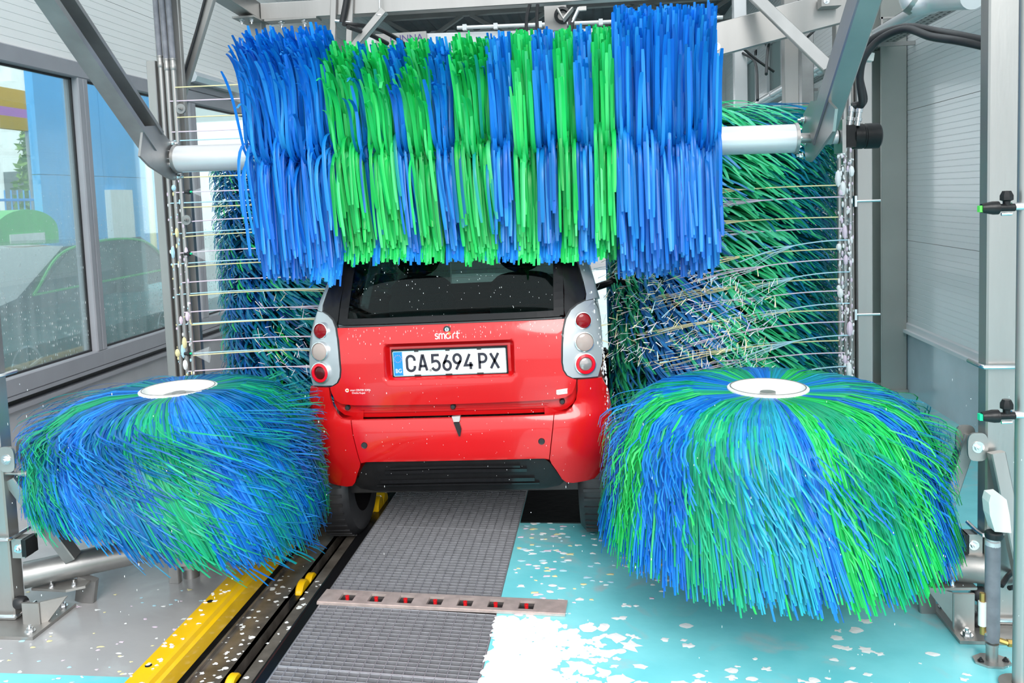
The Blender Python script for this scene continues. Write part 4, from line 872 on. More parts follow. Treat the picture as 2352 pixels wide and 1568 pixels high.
gr_ = post('right front gantry post with diagonal braces and base plate', 1.360, 1.462, 3.12, 3.19, 1.225, 1.60, -1)
mb = MB(); mb.beam((1.478, 3.165, .05), (1.478, 3.165, 3.3), .028, .05, up=(0, 1, 0)); mb.beam((1.505, 3.19, .05), (1.505, 3.19, 3.3), .012, .06, up=(0, 1, 0)); obj('guide_channel', mb, 'steel', gr_)
mb = MB(); mb.bx(1.345, 1.48, 3.105, 3.2, 2.405, 2.425); obj('collar', mb, 'steel', gr_)
# braces
mb = MB(); mb.beam(at(28, 1095, 3.03), at(168, 1280, 3.12), .05, .06, up=(0, 1, 0)); obj('brace', mb, 'steel_dark', gl_)
mb = MB(); mb.beam((1.345, 3.22, .70), (1.20, 3.24, .20), .05, .05, up=(0, 1, 0)); obj('brace', mb, 'steel_dark', gr_)
mb = MB(); mb.beam(at(2288, 1038, 3.08), at(2352, 1345, 3.03), .05, .04, up=(0, -1, .2)); obj('brace', mb, 'steel', gr_)
mb = MB(); mb.beam((-2.6, 2.25, 3.27), (1.6, 2.25, 3.27), .12, .14)
for x in (-2.465, 1.411): mb.beam((x, 2.2, 3.27), (x, 3.2, 3.27), .10, .14)
tag(obj('gantry_beam', mb, 'steel'), 'steel cross beam joining both front posts above the photo edge', 'beam')

# lower swing arms that carry the wheel brushes
def swing(label, a, b, r, xe, s, y0):
    t = thing('swing_arm', label, 'arm', (a[0], a[1], a[2]-.15)); a, b = Vector(a), Vector(b)
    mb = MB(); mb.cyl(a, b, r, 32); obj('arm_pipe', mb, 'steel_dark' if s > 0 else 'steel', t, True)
    mb = MB(); mb.lathe(b, (b-a), [(0, 0), (r*1.08, 0), (r*1.08, .02), (0, .02)], 28); obj('end_cap', mb, 'rubber', t, True)
    d = (b-a).normalized(); c = a+d*.10+Vector((0, 0, -r-.004))
    mb = MB(); mb.prism([c+Vector(q) for q in [(-s*.06, -.05, 0), (s*.10, -.06, 0), (s*.16, -.02, 0), (s*.15, .03, 0), (-s*.06, .06, 0)]], (0, 0, -.010)); bp = obj('bracket', mb, 'steel_plate', t)
    
    for q in ((s*.02, -.035, 0), (s*.11, -.02, 0)): mb = MB(); mb.hexbolt(c+Vector(q), (0, 0, 1), .008, .014); obj('bracket_bolt', mb, 'chrome', bp)
    mb = MB(); x = xe+s*.055; mb.beam((x+s*.035, y0-.03, c.z-.015), (x+s*.035, y0-.03, c.z-.165), .075, .012, up=(0, 1, 0), ch=.003); obj('stop_plate', mb, 'white_plastic' if False else 'steel', t)
    mb = MB(); mb.prism([Vector((x+s*.07, y0-.025, c.z-.015)), Vector((x+s*.15, y0+.03, c.z-.015)), Vector((x+s*.07, y0-.025, c.z-.13))], (0, .008, 0)); obj('gusset', mb, 'steel_plate', t)
    for k, z in enumerate((c.z-.03, c.z-.13)):
        mb = MB(); p = Vector((xe+s*.004, y0+.0, z)); mb.lathe(p, (s, 0, 0), [(0, 0), (.022, 0), (.026, .006), (.026, .034), (.020, .042), (0, .042)], 18); bu = obj('rubber_stop', mb, 'rubber', t, True)
        mb = MB(); mb.cyl(p+Vector((s*.042, 0, 0)), p+Vector((s*.054, 0, 0)), .009, 8); obj('stop_bolt', mb, 'chrome', bu)
    return t
swl = swing('dark steel swing arm pipe under the left wheel brush', (-2.41, 3.045, .172), (-1.84, 3.44, .172), .054, -2.415, 1, 2.99)
swr = swing('steel swing arm pipe under the right wheel brush', (1.36, 3.12, .225), (.60, 3.33, .205), .054, 1.36, -1, 3.11)
mb = MB(); mb.beam((-2.20, 3.15, .118), (-2.235, 3.17, .001), .085, .03, up=(0, 1, 0)); obj('support_leg', mb, 'steel_dark', swl)
mb = MB(); mb.beam((-1.93, 3.36, .118), (-1.93, 3.36, .001), .05, .03, up=(0, 1, 0)); obj('support_leg', mb, 'steel_dark', swl)
mb = MB(); mb.beam((1.18, 3.21, .16), (1.20, 3.23, .001), .06, .03, up=(0, 1, 0)); obj('support_leg', mb, 'steel_dark', swr)
# green-tipped nozzle by the left clamp
t = thing('spray_nozzle', 'small steel nozzle with green tip beside the left front post', 'nozzle', (-2.37, 3.0, .70)); c = at(45, 1087, 3.0)
mb = MB(); mb.lathe(c, (1, 0, 0), [(0, 0), (.012, 0), (.012, .025), (.015, .026), (.015, .04), (.009, .042), (.009, .05), (0, .05)], 14); mb.cyl(c-Vector((.06, 0, 0)), c, .006, 8); obj('body', mb, 'steel', t, True)
mb = MB(); mb.lathe(c+Vector((.05, 0, 0)), (1, 0, 0), [(0, 0), (.008, 0), (.006, .015), (0, .016)], 12); obj('tip', mb, 'teal_tip', t, True)

# ---- roof brush arms
def arm(label, X, poly, p, q, w, h, plx, s):
    t = thing('roof_brush_support', label, 'arm', p)
    mb = MB()
    if s > 0:                                                # open channel facing the middle of the bay
        d = (Vector(q)-Vector(p)).normalized(); u = Vector((1, 0, 0)); x = d.cross(u).normalized(); a, b, k = w/2, h/2, .012
        mb.sweep([p, q], [(-a, -b), (a, -b), (a, b), (a-k*1.6, b), (a-k*1.6, -b+k), (-a+k*2.2, -b+k), (-a+k*2.2, b), (-a, b)], x, u)
    else: mb.beam(p, q, w, h, up=(1, 0, 0), ch=.006)
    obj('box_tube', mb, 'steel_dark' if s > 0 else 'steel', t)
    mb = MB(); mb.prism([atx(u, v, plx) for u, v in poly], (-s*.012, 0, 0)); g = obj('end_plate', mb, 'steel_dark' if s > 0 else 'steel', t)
    for u, v in ([(396, 330), (392, 378), (408, 406)] if s > 0 else [(1848, 275), (1852, 326), (1845, 357)]):
        c = atx(u, v, plx)+Vector((s*.001, 0, 0)); mb = MB(); mb.hexbolt(c, (s, 0, 0), .012, .018); obj('plate_bolt', mb, 'chrome', g)
    return t
def arm_ends(ua, va, ub, vb, X): a = atx(ua, va, X); b = atx(ub, vb, X); return a, a+(b-a)*((3.20-a.z)/(b.z-a.z))
eL, eR = arm_ends(350, 325, 130, 0, -2.18), arm_ends(1885, 310, 1985, 0, 1.0)
armL = arm('dark steel box arm carrying the left end of the roof brush', -2.18, [(330, 290), (365, 288), (378, 310), (398, 330), (408, 360), (411, 405), (402, 414), (385, 408), (345, 382), (322, 358)], eL[0], eL[1], .125, .085, -2.145, 1)
armR = arm('steel box arm carrying the right end of the roof brush', 1.0, [(1862, 232), (1845, 262), (1842, 310), (1848, 345), (1850, 368), (1860, 372), (1876, 352), (1912, 302), (1918, 250), (1900, 230)], eR[0], eR[1], .115, .09, .965, -1)
mb = MB(); mb.cyl(AX1+axd*.085, AX1+axd*.19, .032, 20); obj('bearing_sleeve', mb, 'alu_white', armR, True)
mt_ = thing('brush_motor', 'black hydraulic motor at the right end of the roof brush shaft', 'motor', AX1+axd*.30)
c0 = AX1+axd*.19
mb = MB(); mb.lathe(c0+axd*.065, axd, [(0, 0), (.052, 0), (.058, .006), (.058, .045), (.055, .048), (.055, .054), (.058, .057), (.058, .115), (.050, .122), (0, .122)], 30); obj('housing', mb, 'black_plastic', mt_, True)
mb = MB(); mb.box(c0+axd*.045, (.05, .10, .10)); obj('valve_block', mb, 'black_plastic', mt_)
mb = MB(); mb.box(c0+axd*.012, (.016, .14, .15)); obj('mount_plate', mb, 'steel_dark', mt_)
fit = [c0+axd*.045+Vector((0, -.03, .05)), c0+axd*.075+Vector((0, -.045, .045))]
for f in fit:
    mb = MB(); mb.lathe(f, (.15, 0, 1), [(.013, 0), (.013, .02), (.017, .021), (.017, .036), (.012, .038), (.012, .06), (.015, .061), (.015, .085), (0, .085)], 12); obj('hose_fitting', mb, 'chrome', mt_, True)
for k, (f, lab) in enumerate(zip(fit, ('black hydraulic hose from the motor to the right post, upper one', 'black hydraulic hose from the motor to the right post, lower one'))):
    j = 12*k
    path = [f+Vector((.012, 0, .085)), at(1984-j*.3, 232, 3.96-k*.03), at(1975, 178, 3.94-k*.03), at(1980+j*.4, 125+j*.6, 3.9-k*.03), at(2010+j, 86+j*.3, 3.85-k*.03), at(2080, 62+j*.4, 3.75-k*.03), at(2150-j, 72+j, 3.6-k*.03), at(2205, 82+j, 3.42-k*.02), at(2280, 98+j, 3.30)]
    mb = MB(); mb.tube(spline(path, 8), .0165, 10); tag(obj('hydraulic_hose', mb, 'rubber', None, True), lab, 'hose', 'motor hoses')
c = at(1985, 131, 3.91); mb = MB(); mb.box(c, (.07, .05, .035), Matrix.Rotation(.15, 3, 'Y')); tag(obj('hose_clamp', mb, 'white_plastic'), 'white plastic clamp holding the two motor hoses', 'clamp')

# ================================================================== FOAM ARCH
def jetpath(p, dx, dy, rise, drop, n=10): return [p+Vector((dx*i/n, dy*i/n, rise*i/n-drop*(i/n)**2)) for i in range(n+1)]
YA = 4.75
ap = thing('foam_arch_post', 'left foam arch post with three steel pipes and grey hoses', 'post', (-2.6, YA+.03, 0))
mb = MB(); mb.beam((-2.642, YA+.02, .0), (-2.642, YA+.02, 2.54), .055, .09, up=(0, 1, 0)); obj('channel', mb, 'steel', ap)
mb = MB(); mb.beam((-2.575, YA+.09, .0), (-2.575, YA+.09, 3.3), .16, .04, up=(0, 1, 0)); obj('back_rail', mb, 'steel', ap)
PLX = [-2.592, -2.552, -2.512]
for k, x in enumerate(PLX):
    zt = 2.56-(k > 0)*.02
    mb = MB(); mb.cyl((x, YA, .06), (x, YA, zt), .0155, 14); pp = obj('foam_pipe', mb, 'steel', ap, True)
    mb = MB(); mb.lathe((x, YA, zt-.06), (0, 0, 1), [(.0155, 0), (.018, .004), (.018, .03), (.0165, .032), (.0165, .06), (.0185, .062), (.0185, .07), (0, .07)], 14); obj('pipe_collar', mb, 'steel_plate', pp, True)
    mb = MB(); mb.cyl((x, YA, zt+.01), (x-.012, YA+.01, 3.3), .017, 12); obj('hose', mb, 'pvc_grey', ap, True)
for u, v in ((417, 250), (430, 505)): mb = MB(); c = at(u, v, YA-.01); mb.lathe(c, (0, -1, 0), [(0, 0), (.03, 0), (.03, .012), (0, .012)], 20); mb.hexbolt(c+Vector((0, -.012, 0)), (0, -1, 0), .010, .02); obj('clamp_plate', mb, 'steel_dark', ap)
NOZL = []
for v in (441, 583, 812):
    c = at(424, v, YA-.02); mb = MB(); mb.lathe(c, (1, 0, 0), [(0, 0), (.010, 0), (.010, .018), (.014, .02), (.014, .034), (.008, .036), (0, .036)], 12); nz = obj('nozzle', mb, 'rubber', ap, True)
    mb = MB(); mb.lathe(c+Vector((.036, 0, 0)), (1, 0, 0), [(0, 0), (.007, 0), (.006, .012), (0, .012)], 10); obj('nozzle_tip', mb, 'teal_tip', nz, True); NOZL.append(c+Vector((.05, 0, 0)))
aq_ = thing('foam_arch_post', 'right foam arch post with dripping pipes behind the right wheel brush', 'post', (1.42, YA+.03, 0))
mb = MB(); mb.beam((1.432, YA+.03, .0), (1.432, YA+.03, 3.3), .082, .08, up=(0, 1, 0)); obj('column', mb, 'steel', aq_)
mb = MB(); mb.beam((1.380, YA+.05, .0), (1.380, YA+.05, 3.3), .02, .04, up=(0, 1, 0)); obj('guide_rail', mb, 'steel', aq_)
PRX = [1.300, 1.330, 1.358]
for x in PRX:
    mb = MB(); mb.cyl((x, YA, .06), (x, YA, 2.3), .013, 12); obj('foam_pipe', mb, 'steel', aq_, True)
for v in (462, 722):
    c = at(1965, v, YA-.02); mb = MB(); mb.cyl(c, c+Vector((.13, 0, 0)), .007, 8); mb.bx(c.x-.006, c.x+.006, c.y-.01, c.y+.03, c.z-.03, c.z+.03); obj('clamp_bar', mb, 'chrome', aq_, True)
rj = random.Random(9)
def drips(name, lab, xs, y, z0, z1, N, mts):
    mb = MB()
    for i in range(N):
        mb.cur = rj.randrange(len(mts)); k = rj.random(); z = z0+(z1-z0)*(k**1.4); x = rj.choice(xs)+rj.uniform(-.012, .012); r = rj.uniform(.002, .007) if rj.random() < .93 else rj.uniform(.012, .018)
        mb.ball((x, y-.014-r*.3, z), r, r*.7, r*rj.uniform(1, 3), 6, 4)
    o = obj(name, mb, mts, None, True); tag(o, lab, 'foam', kind='stuff')
drips('foam_drips', 'blue, pink and yellow foam blobs dripping down the left arch pipes', PLX, YA, .5, 1.85, 120, ['foam_blue', 'foam_pink', 'foam_yellow', 'foam_white'])
drips('foam_drips', 'white foam drops covering the right arch pipes', PRX+[1.315, 1.345], YA, .35, 2.0, 520, ['foam_white', 'foam_white', 'foam_pink', 'water'])
COLS = [('pale blue', 'foam_blue'), ('pale pink', 'foam_pink'), ('pale yellow', 'foam_yellow')]
LJ = [[323, 395, 466, 537, 606, 676, 745, 813], [232, 303, 372, 442, 511, 581, 649, 717, 785, 852], [201, 270, 408, 477, 544, 613, 679, 746, 816]]
for k, vs_ in enumerate(LJ):
    for i, v in enumerate(vs_):
        z = at(412, v, YA).z; p = Vector((PLX[k]+.01, YA-.012, z)); mb = MB(); pa = jetpath(p, 1.06-.03*k, .10+rj.uniform(-.03, .03), .05 if v > 480 else .0, .05 if v > 480 else .0)
        mb.tube(pa, [.0036]*8+[.003]*3, 6)
        for j in range(3):
            e = pa[6]; mb.tube([e, (e+pa[-1])/2+Vector((0, 0, rj.uniform(-.012, .012))), pa[-1]+Vector((rj.uniform(-.05, .05), rj.uniform(-.03, .03), rj.uniform(-.035, .03)))], [.0022, .0018, .0010], 4)
        tag(obj('foam_jet', mb, COLS[k][1], None, True), '%s %s foam jet from the left arch post, counted from the top' % (ORD[i], COLS[k][0]), 'jet', 'left foam jets')
RJ = [[425, 498, 571, 640, 711, 781], [452, 524, 595, 667, 738, 809], [551, 624, 696, 769, 840]]
RC = [('pale yellow', 'foam_yellow'), ('pale pink', 'foam_pink'), ('pale blue', 'foam_blue')]
for k, vs_ in enumerate(RJ):
    for i, v in enumerate(vs_):
        z = at(1936, v, YA).z; p = Vector((PRX[k]-.01, YA-.012, z)); mb = MB(); L_ = (1.0, .85, .6)[k]; pa = jetpath(p, -L_, -.06+rj.uniform(-.04, .04), .02, .12 if v > 550 else .05)
        mb.tube(pa, [.0036]*7+[.003]*4, 6)
        for j in range(7):
            e = pa[5]; d = pa[-1]+Vector((rj.uniform(-.16, .10), rj.uniform(-.08, .08), rj.uniform(-.07, .05)))
            mb.tube([e, (e+d)/2+Vector((0, 0, .012)), d], [.0024, .0018, .0010], 4)
        tag(obj('foam_jet', mb, RC[k][1], None, True), '%s %s foam jet from the right arch post, counted from the top' % (ORD[i], RC[k][0]), 'jet', 'right foam jets')
for k, c in enumerate(NOZL):
    mb = MB(); mb.lathe(c, (1, 0, -.08), [(.004, 0), (.05, .11)], 16); mb.v = [Vector((p.x, c.y+(p.y-c.y)*.35, p.z)) for p in mb.v]
    tag(obj('spray_fan', mb, 'mist', None, True), ['upper', 'middle', 'lowest'][k]+' pale water fan from the nozzles on the left arch post', 'spray', 'left spray fans')

# ================================================================== OVERHEAD FRAME
of = thing('overhead_frame', 'welded steel overhead frame behind the roof brush', 'frame', (-.5, 5.8, 0))
YB = 5.8; zl, zr_ = at(640, 28, YB).z, at(1300, -12, YB).z; sl_ = (zr_-zl)/(at(1300, 0, YB).x-at(640, 0, YB).x)
def bz(x): return zl+(x-at(640, 28, YB).x)*sl_
mb = MB(); mb.beam((-2.36, YB, bz(-2.36)), (1.6, YB, bz(1.6)), .10, .115); obj('cross_beam', mb, 'steel', of)
mb = MB(); mb.beam((-2.41, YB, .0), (-2.41, YB, 2.96), .09, .09, up=(0, 1, 0)); obj('corner_post', mb, 'steel', of)
mb = MB(); mb.beam((1.62, YB+.06, .0), (1.62, YB+.06, bz(1.62)+.05), .09, .09, up=(0, 1, 0)); obj('corner_post', mb, 'steel', of)
mb = MB(); mb.beam((-2.42, YB+.05, 3.03), (-2.42, 3.2, 3.16), .11, .12); obj('side_beam', mb, 'steel', of)
mb = MB(); mb.bx(-2.50, -2.34, YB-.22, YB+.05, 2.955, 2.967); mb.bx(-2.33, -1.95, YB-.07, YB+.05, bz(-2.1)-.072, bz(-2.1)-.0585); pl_ = obj('joint_plate', mb, 'steel_plate', of)
for x, y, z_, r in ((-2.45, YB-.17, 2.955, .012), (-2.38, YB-.17, 2.955, .012), (-2.22, YB-.03, bz(-2.1)-.072, .016), (-2.05, YB-.03, bz(-2.1)-.072, .016)): mb = MB(); mb.hexbolt((x, y, z_), (0, 0, -1), r, r*1.8); obj('joint_bolt', mb, 'chrome', pl_)
mb = MB(); a, b = at(872, 38, 5.7), at(835, 82, 5.7); mb.beam(a+(a-b)*.3, b+(b-a)*.8, .05, .07, up=(0, 1, 0)); obj('knee_brace', mb, 'steel', of)
mb = MB(); c = at(873, 35, 5.7); mb.lathe(c, (0, 0, -1), [(0, 0), (.04, 0), (.04, .008), (0, .008)], 18); mb.cyl(c, c+Vector((0, 0, .3)), .006, 8); obj('threaded_rod', mb, 'chrome', of, True)
a, b = at(410, 238, 5.0), at(489, -20, 5.0)
t = thing('inclined_strut', 'inclined steel strut with black cable rising from the left foam arch post', 'strut', a)
mb = MB(); mb.beam(a, b+(b-a)*.25, .06, .035, up=(0, 1, 0)); obj('flat_bar', mb, 'steel', t)
mb = MB(); mb.tube(spline([a+Vector((-.005, -.03, 0)), (a+b)/2+Vector((-.008, -.03, 0)), b+Vector((-.022, -.03, 0))], 5), .008, 8); obj('cable', mb, 'rubber', t, True)
# hanger with hose
hg = thing('brush_hanger', 'twin bar hanger with black hose in front of the overhead frame', 'hanger', at(785, 60, 5.72))
for u in (768, 806):
    a, b = at(u, -40, 5.73), at(u-4, 100, 5.73); mb = MB(); mb.beam(a, b, .045, .02, up=(0, 1, 0)); obj('hanger_bar', mb, 'steel', hg)
a, b = at(803, -60, 5.70), at(786, 52, 5.70); mb = MB(); mb.tube(spline([a, at(796, 0, 5.70), b], 5), .022, 10); obj('hose', mb, 'rubber', hg, True)
mb = MB(); mb.cyl(at(770, 48, 5.71), at(806, 52, 5.71), .012, 10); obj('cross_pin', mb, 'chrome', hg, True)
for k, (pts, lab) in enumerate([([(790, 55, 5.5), (860, 64, 5.9), (905, 85, 6.1), (940, 110, 6.2)], 'black hose arching behind the top brush, upper one'), ([(800, 62, 5.5), (850, 80, 5.8), (890, 100, 6.0)], 'black hose arching behind the top brush, lower one')]):
    mb = MB(); mb.tube(spline([at(*q) for q in pts], 6), .016, 8); tag(obj('black_hose', mb, 'rubber', None, True), lab, 'hose', 'hoses behind the roof brush')
# sign beam with tube rail
sb = thing('sign_beam', 'pale steel beam with purple lettering behind the roof brush', 'beam', (-.5, 7.5, 3.05)); za, zb = at(850, 85, 7.5).z, at(1640, 62, 7.5).z
mb = MB(); mb.beam((-2.08, 7.5, za-.10), (1.10, 7.5, zb-.10), .08, .22); obj('beam', mb, 'alu_white', sb)
a, b = at(905, 76, 7.44), at(962, 76, 7.44)
mb = MB(); mb.box((a+b)/2+Vector((-.05, 0, -.055)), (b.x-a.x+.24, .02, .12)); sg = obj('sign_plate', mb, 'steel_plate', sb)
tm = text_mesh('LUNNA', .085, .002); c = (a+b)/2; tm.v = [Vector((c.x+p.x*1.05, c.y-.012-p.z, c.z-.075+p.y)) for p in tm.v]; obj('sign_lettering', tm, 'sign_purple', sg)
t = thing('spray_tube', 'overexposed white tube with clips along the sign beam', 'tube', at(1225, 60, 7.4)); a, b = at(1050, 64, 7.4), at(1660, 40, 7.4)
mb = MB(); mb.cyl(a, b, .016, 12); obj('tube', mb, 'white_paint', t, True)
for q in (.03, .15, .32, .55, .75):
    c = a+(b-a)*q; mb = MB(); mb.box(c, (.035, .05, .05)); obj('clip', mb, 'white_paint', t)
# centre bits under the cross beam
t = thing('sensor_bracket', 'folded steel bracket under the overhead beam', 'bracket', at(1300, 25, 5.7))
c = at(1282, 18, 5.68); mb = MB(); mb.prism([c+Vector(q) for q in [(-.01, 0, .0), (.004, 0, -.002), (.03, 0, -.062), (.09, 0, .0), (.10, 0, .0), (.032, 0, -.075)]], (0, .12, 0)); obj('folded_plate', mb, 'steel', t)
c = at(1276, 30, 6.2); mb = MB(); mb.box(c, (.16, .08, .26)); obj('mount_block', mb, 'steel', t)
mb = MB(); mb.lathe(at(1292, 36, 6.15), (0, -1, 0), [(.035, 0), (.06, .01), (.06, .03), (.04, .035)], 20); obj('grommet', mb, 'rubber', t, True)
t = thing('gas_strut', 'short clevis rod with black end under the overhead beam', 'rod', at(1312, 60, 5.6)); a, b = at(1330, 18, 5.6), at(1314, 52, 5.6)
mb = MB(); mb.cyl(a, b, .012, 10); obj('rod', mb, 'chrome', t, True); mb = MB(); mb.lathe(at(1312, 53, 5.62), (0, -1, 0), [(0, 0), (.022, 0), (.022, .03), (0, .03)], 16); mb.cyl(b, at(1311, 90, 5.6), .014, 10); obj('end_eye', mb, 'rubber', t, True)
mb = MB(); mb.box(at(1338, 20, 5.6), (.05, .03, .025)); obj('clevis', mb, 'steel', t)
for k, us in enumerate([(1217, 1210, 1208), (1235, 1233, 1235)]):
    mb = MB(); mb.tube(spline([at(us[0], 10, 5.65), at(us[1], 40, 5.65), at(us[2], 90, 5.65)], 5), .012, 8); tag(obj('black_hose', mb, 'rubber', None, True), 'thin black hose hanging below the overhead beam, %s one' % ('left', 'right')[k], 'hose', 'thin hanging hoses')
# right side clutter
t = thing('pivot_beam', 'wide bolted steel box beam right of the roof brush', 'beam', at(1780, 60, 5.6)); a, b = at(1648, 92, 5.6), at(1945, 12, 5.6)
mb = MB(); mb.beam(a, b, .07, .205); obj('box_beam', mb, 'steel', t)
c = at(1643, 90, 5.58); mb = MB(); mb.prism([at(u, v, 5.56) for u, v in [(1625, 62), (1640, 58), (1660, 110), (1640, 185), (1628, 190)]], (0, .015, 0)); g = obj('gusset', mb, 'steel', t)
for u, v in ((1637, 61), (1645, 107)): mb = MB(); mb.hexbolt(at(u, v, 5.555), (0, -1, 0), .018, .016); obj('pivot_bolt', mb, 'chrome', g)
c = at(1905, 6, 5.5); mb = MB(); mb.box(c, (.12, .10, .06)); k_ = obj('bolted_block', mb, 'steel_plate', t); mb = MB(); mb.hexbolt(c+Vector((-.03, -.05, 0)), (0, -1, 0), .012, .012); obj('block_bolt', mb, 'chrome', k_)
mb = MB(); a, b = at(1735, -6, 5.44), at(1905, 158, 4.9); mb.beam(a+(a-b)*.3, b, .075, .03, up=(0, -1, .2)); tag(obj('diagonal_strut', mb, 'steel'), 'flat steel strut running diagonally to the right brush arm', 'strut')
for lab, u, w_, Y, m_ in [('pale upright steel post beside the right tall brush', 1815, .10, 6.3, 'steel'), ('teal shaded upright post left of the right brush arm', 1852, .09, 6.8, 'steel_dark'), ('pale upright post just right of the roof brush', 1700, .10, 7.0, 'alu_white')]:
    p = at(u, 170, Y); mb = MB(); mb.beam((p.x, Y, 0), (p.x, Y, 3.4), w_, .10, up=(0, 1, 0)); tag(obj('upright_post', mb, m_), lab, 'post')
mb = MB(); a, b = at(1658, 115, 5.7), at(1632, 188, 5.7); mb.beam(a, b+(b-a)*.4, .04, .03, up=(0, 1, 0)); tag(obj('blue_strut', mb, 'booth_blue'), 'blue strut beside the right end of the roof brush', 'strut')
for k, pts in enumerate([[(1700, 105, 6.6), (1735, 135, 6.6), (1778, 165, 6.6)], [(1776, 60, 5.66), (1764, 110, 6.0), (1760, 170, 5.45)], [(1706, 122, 6.95), (1735, 145, 6.7), (1740, 230, 5.6)], [(1856, 84, 6.75), (1890, 52, 6.2), (1925, 30, 5.64)]]):
    mb = MB(); mb.tube(spline([at(*q) for q in pts], 6), .010, 8); tag(obj('cable', mb, 'rubber', None, True), ['black cable sagging below the right box beam, longest one', 'short black cable hanging left of the far window', 'brownish looped cable beside the pale post', 'black cable bowed above the teal post'][k], 'cable', 'cables at the right')
# perforated cable tray and pipes down the right wall
ct = thing('cable_tray', 'perforated steel cable tray along the right wall', 'tray', (2.1, 8, 2.70))
mb = MB(); mb.bx(1.98, 2.22, 4.6, 13, 2.700, 2.706); mb.bx(1.98, 1.984, 4.6, 13, 2.70, 2.76); mb.bx(2.216, 2.22, 4.6, 13, 2.70, 2.76); obj('tray', mb, 'steel', ct)
mb = MB(); y = 4.65
while y < 10:
    for i in range(5): mb.bx(2.005+i*.045, 2.017+i*.045, y, y+.03, 2.6985, 2.7005)
    y += .07
o = obj('perforations', mb, 'pit_black', ct); o['kind'] = 'stuff'
mb = MB()
for y in (5.2, 6.6, 8.0, 9.4, 10.8, 12.2): mb.bx(2.10, XR-.001, y, y+.03, 2.67, 2.70)
obj('wall_brackets', mb, 'steel_plate', ct)
for k, (x, z_, r, lab) in enumerate([(1.90, 2.64, .035, 'grey pipe below the cable tray, nearer the wall'), (1.80, 2.62, .03, 'grey pipe below the cable tray, farther from the wall')]):
    t = thing('wall_pipe', lab, 'pipe', (x, 8, z_), 'pipes along the right wall'); mb = MB(); mb.cyl((x, 4.7, z_), (x, 13, z_), r, 16); obj('pipe', mb, 'alu_white', t, True)
    for y in (5.0, 6.2, 7.5, 9.0): mb = MB(); mb.cyl((x, y, z_), (x, y+.06, z_), r*1.2, 16); obj('coupling', mb, 'alu_white', t, True)
    mb = MB()
    for y in (5.6, 8.0, 10.8): mb.bx(x-.006, x+.006, y, y+.02, z_+r, 2.70); mb.bx(x-.01, 2.0, y, y+.02, 2.688, 2.70)
    obj('hangers', mb, 'steel_plate', t)
t = thing('vent_pipe', 'thick grey pipe elbow at the top right corner', 'pipe', at(2080, 5, 4.2)); mb = MB(); mb.tube(spline([at(2090, -40, 4.3), at(2100, 8, 4.3), at(2160, -2, 4.2), at(2235, -8, 3.9)], 6), .055, 18); obj('pipe', mb, 'alu_white', t, True)
mb = MB(); mb.tube([at(2092, -2, 4.3), at(2108, 8, 4.3)], .064, 18); obj('joint_ring', mb, 'steel', t, True)
# rail strip on the right wall top
mb = MB(); mb.bx(XR-.03, XR-.001, 2.5, 13, 2.812, 2.826); mb.bx(XR-.03, XR-.001, 2.5, 13, 2.838, 2.852); tag(obj('wall_conduit', mb, 'black_gloss'), 'thin dark double conduit high along the right wall', 'conduit')

# ================================================================== RIGHT FOREGROUND
sp = thing('spray_pipe', 'upright steel spray pipe with two black nozzles at the right photo edge', 'pipe', (at(2350, 800, 2.75).x, 2.75, 0)); X = at(2350, 800, 2.75).x
mb = MB(); mb.cyl((X, 2.75, .0), (X, 2.75, 3.2), .021, 22); obj('pipe', mb, 'steel', sp, True)
mb = MB(); mb.lathe((X, 2.75, .001), (0, 0, 1), [(0, 0), (.06, 0), (.06, .008), (.022, .01)], 24); obj('foot_flange', mb, 'steel_plate', sp, True)
for v, tip in ((478, 'green_tip'), (956, 'teal_tip')):
    c = at(2338, v-4, 2.74); mb = MB(); mb.lathe(c, (-1, .1, 0), [(.0, -.02), (.013, -.02), (.013, .018), (0, .018)], 16); so = obj('socket', mb, 'chrome', sp, True)
    p = at(2318, v, 2.73); mb = MB(); mb.lathe(at(2330, v-2, 2.735), at(2262, v, 2.73)-at(2330, v-2, 2.735), [(0, 0), (.012, 0), (.012, .045), (.021, .050), (.021, .065), (.019, .075), (.014, .100), (0, .100)], 18); mb.cyl(at(2312, v-2, 2.735), at(2312, v-20, 2.735), .011, 14)
    mb.lathe(at(2312, v-16, 2.735), (0, 0, 1), [(.011, 0), (.020, .004), (.020, .018), (.013, .032), (0, .033)], 8); nb_ = obj('valve_body', mb, 'black_plastic', sp, True)
    mb = MB(); a = at(2267, v+1, 2.73); mb.box(a+Vector((-.012, 0, 0)), (.026, .018, .020)); mb.cyl(a, a+Vector((.012, 0, 0)), .012, 10); obj('nozzle_tip', mb, tip, nb_)
    mb = MB(); mb.cyl(at(2300, v+14, 2.735), at(2324, v+13, 2.735), .005, 8); obj('spring_clip', mb, 'chrome', nb_)
dx_, dy_ = 1.284, 2.89; dz = lambda v: at(2282, v, dy_).z
os_ = thing('dosing_unit', 'grey tube dosing unit with white cap and flanged foot at lower right', 'dosing unit', (dx_, dy_, 0))
mb = MB(); mb.prism([(dx_+.062*math.cos(2*PI*i/8+.3), dy_+.045*math.sin(2*PI*i/8+.3), .001) for i in range(8)], (0, 0, .007)); ff = obj('foot_flange', mb, 'steel', os_)
for q in ((dx_-.04, dy_-.01, .008), (dx_+.042, dy_-.005, .008)): mb = MB(); mb.hexbolt(q, (0, 0, 1), .007, .008); obj('flange_bolt', mb, 'rubber', ff)
z1_, z2_, z3_, z4_, z5_ = dz(1470), dz(1248), dz(1235), dz(1218), dz(1130)
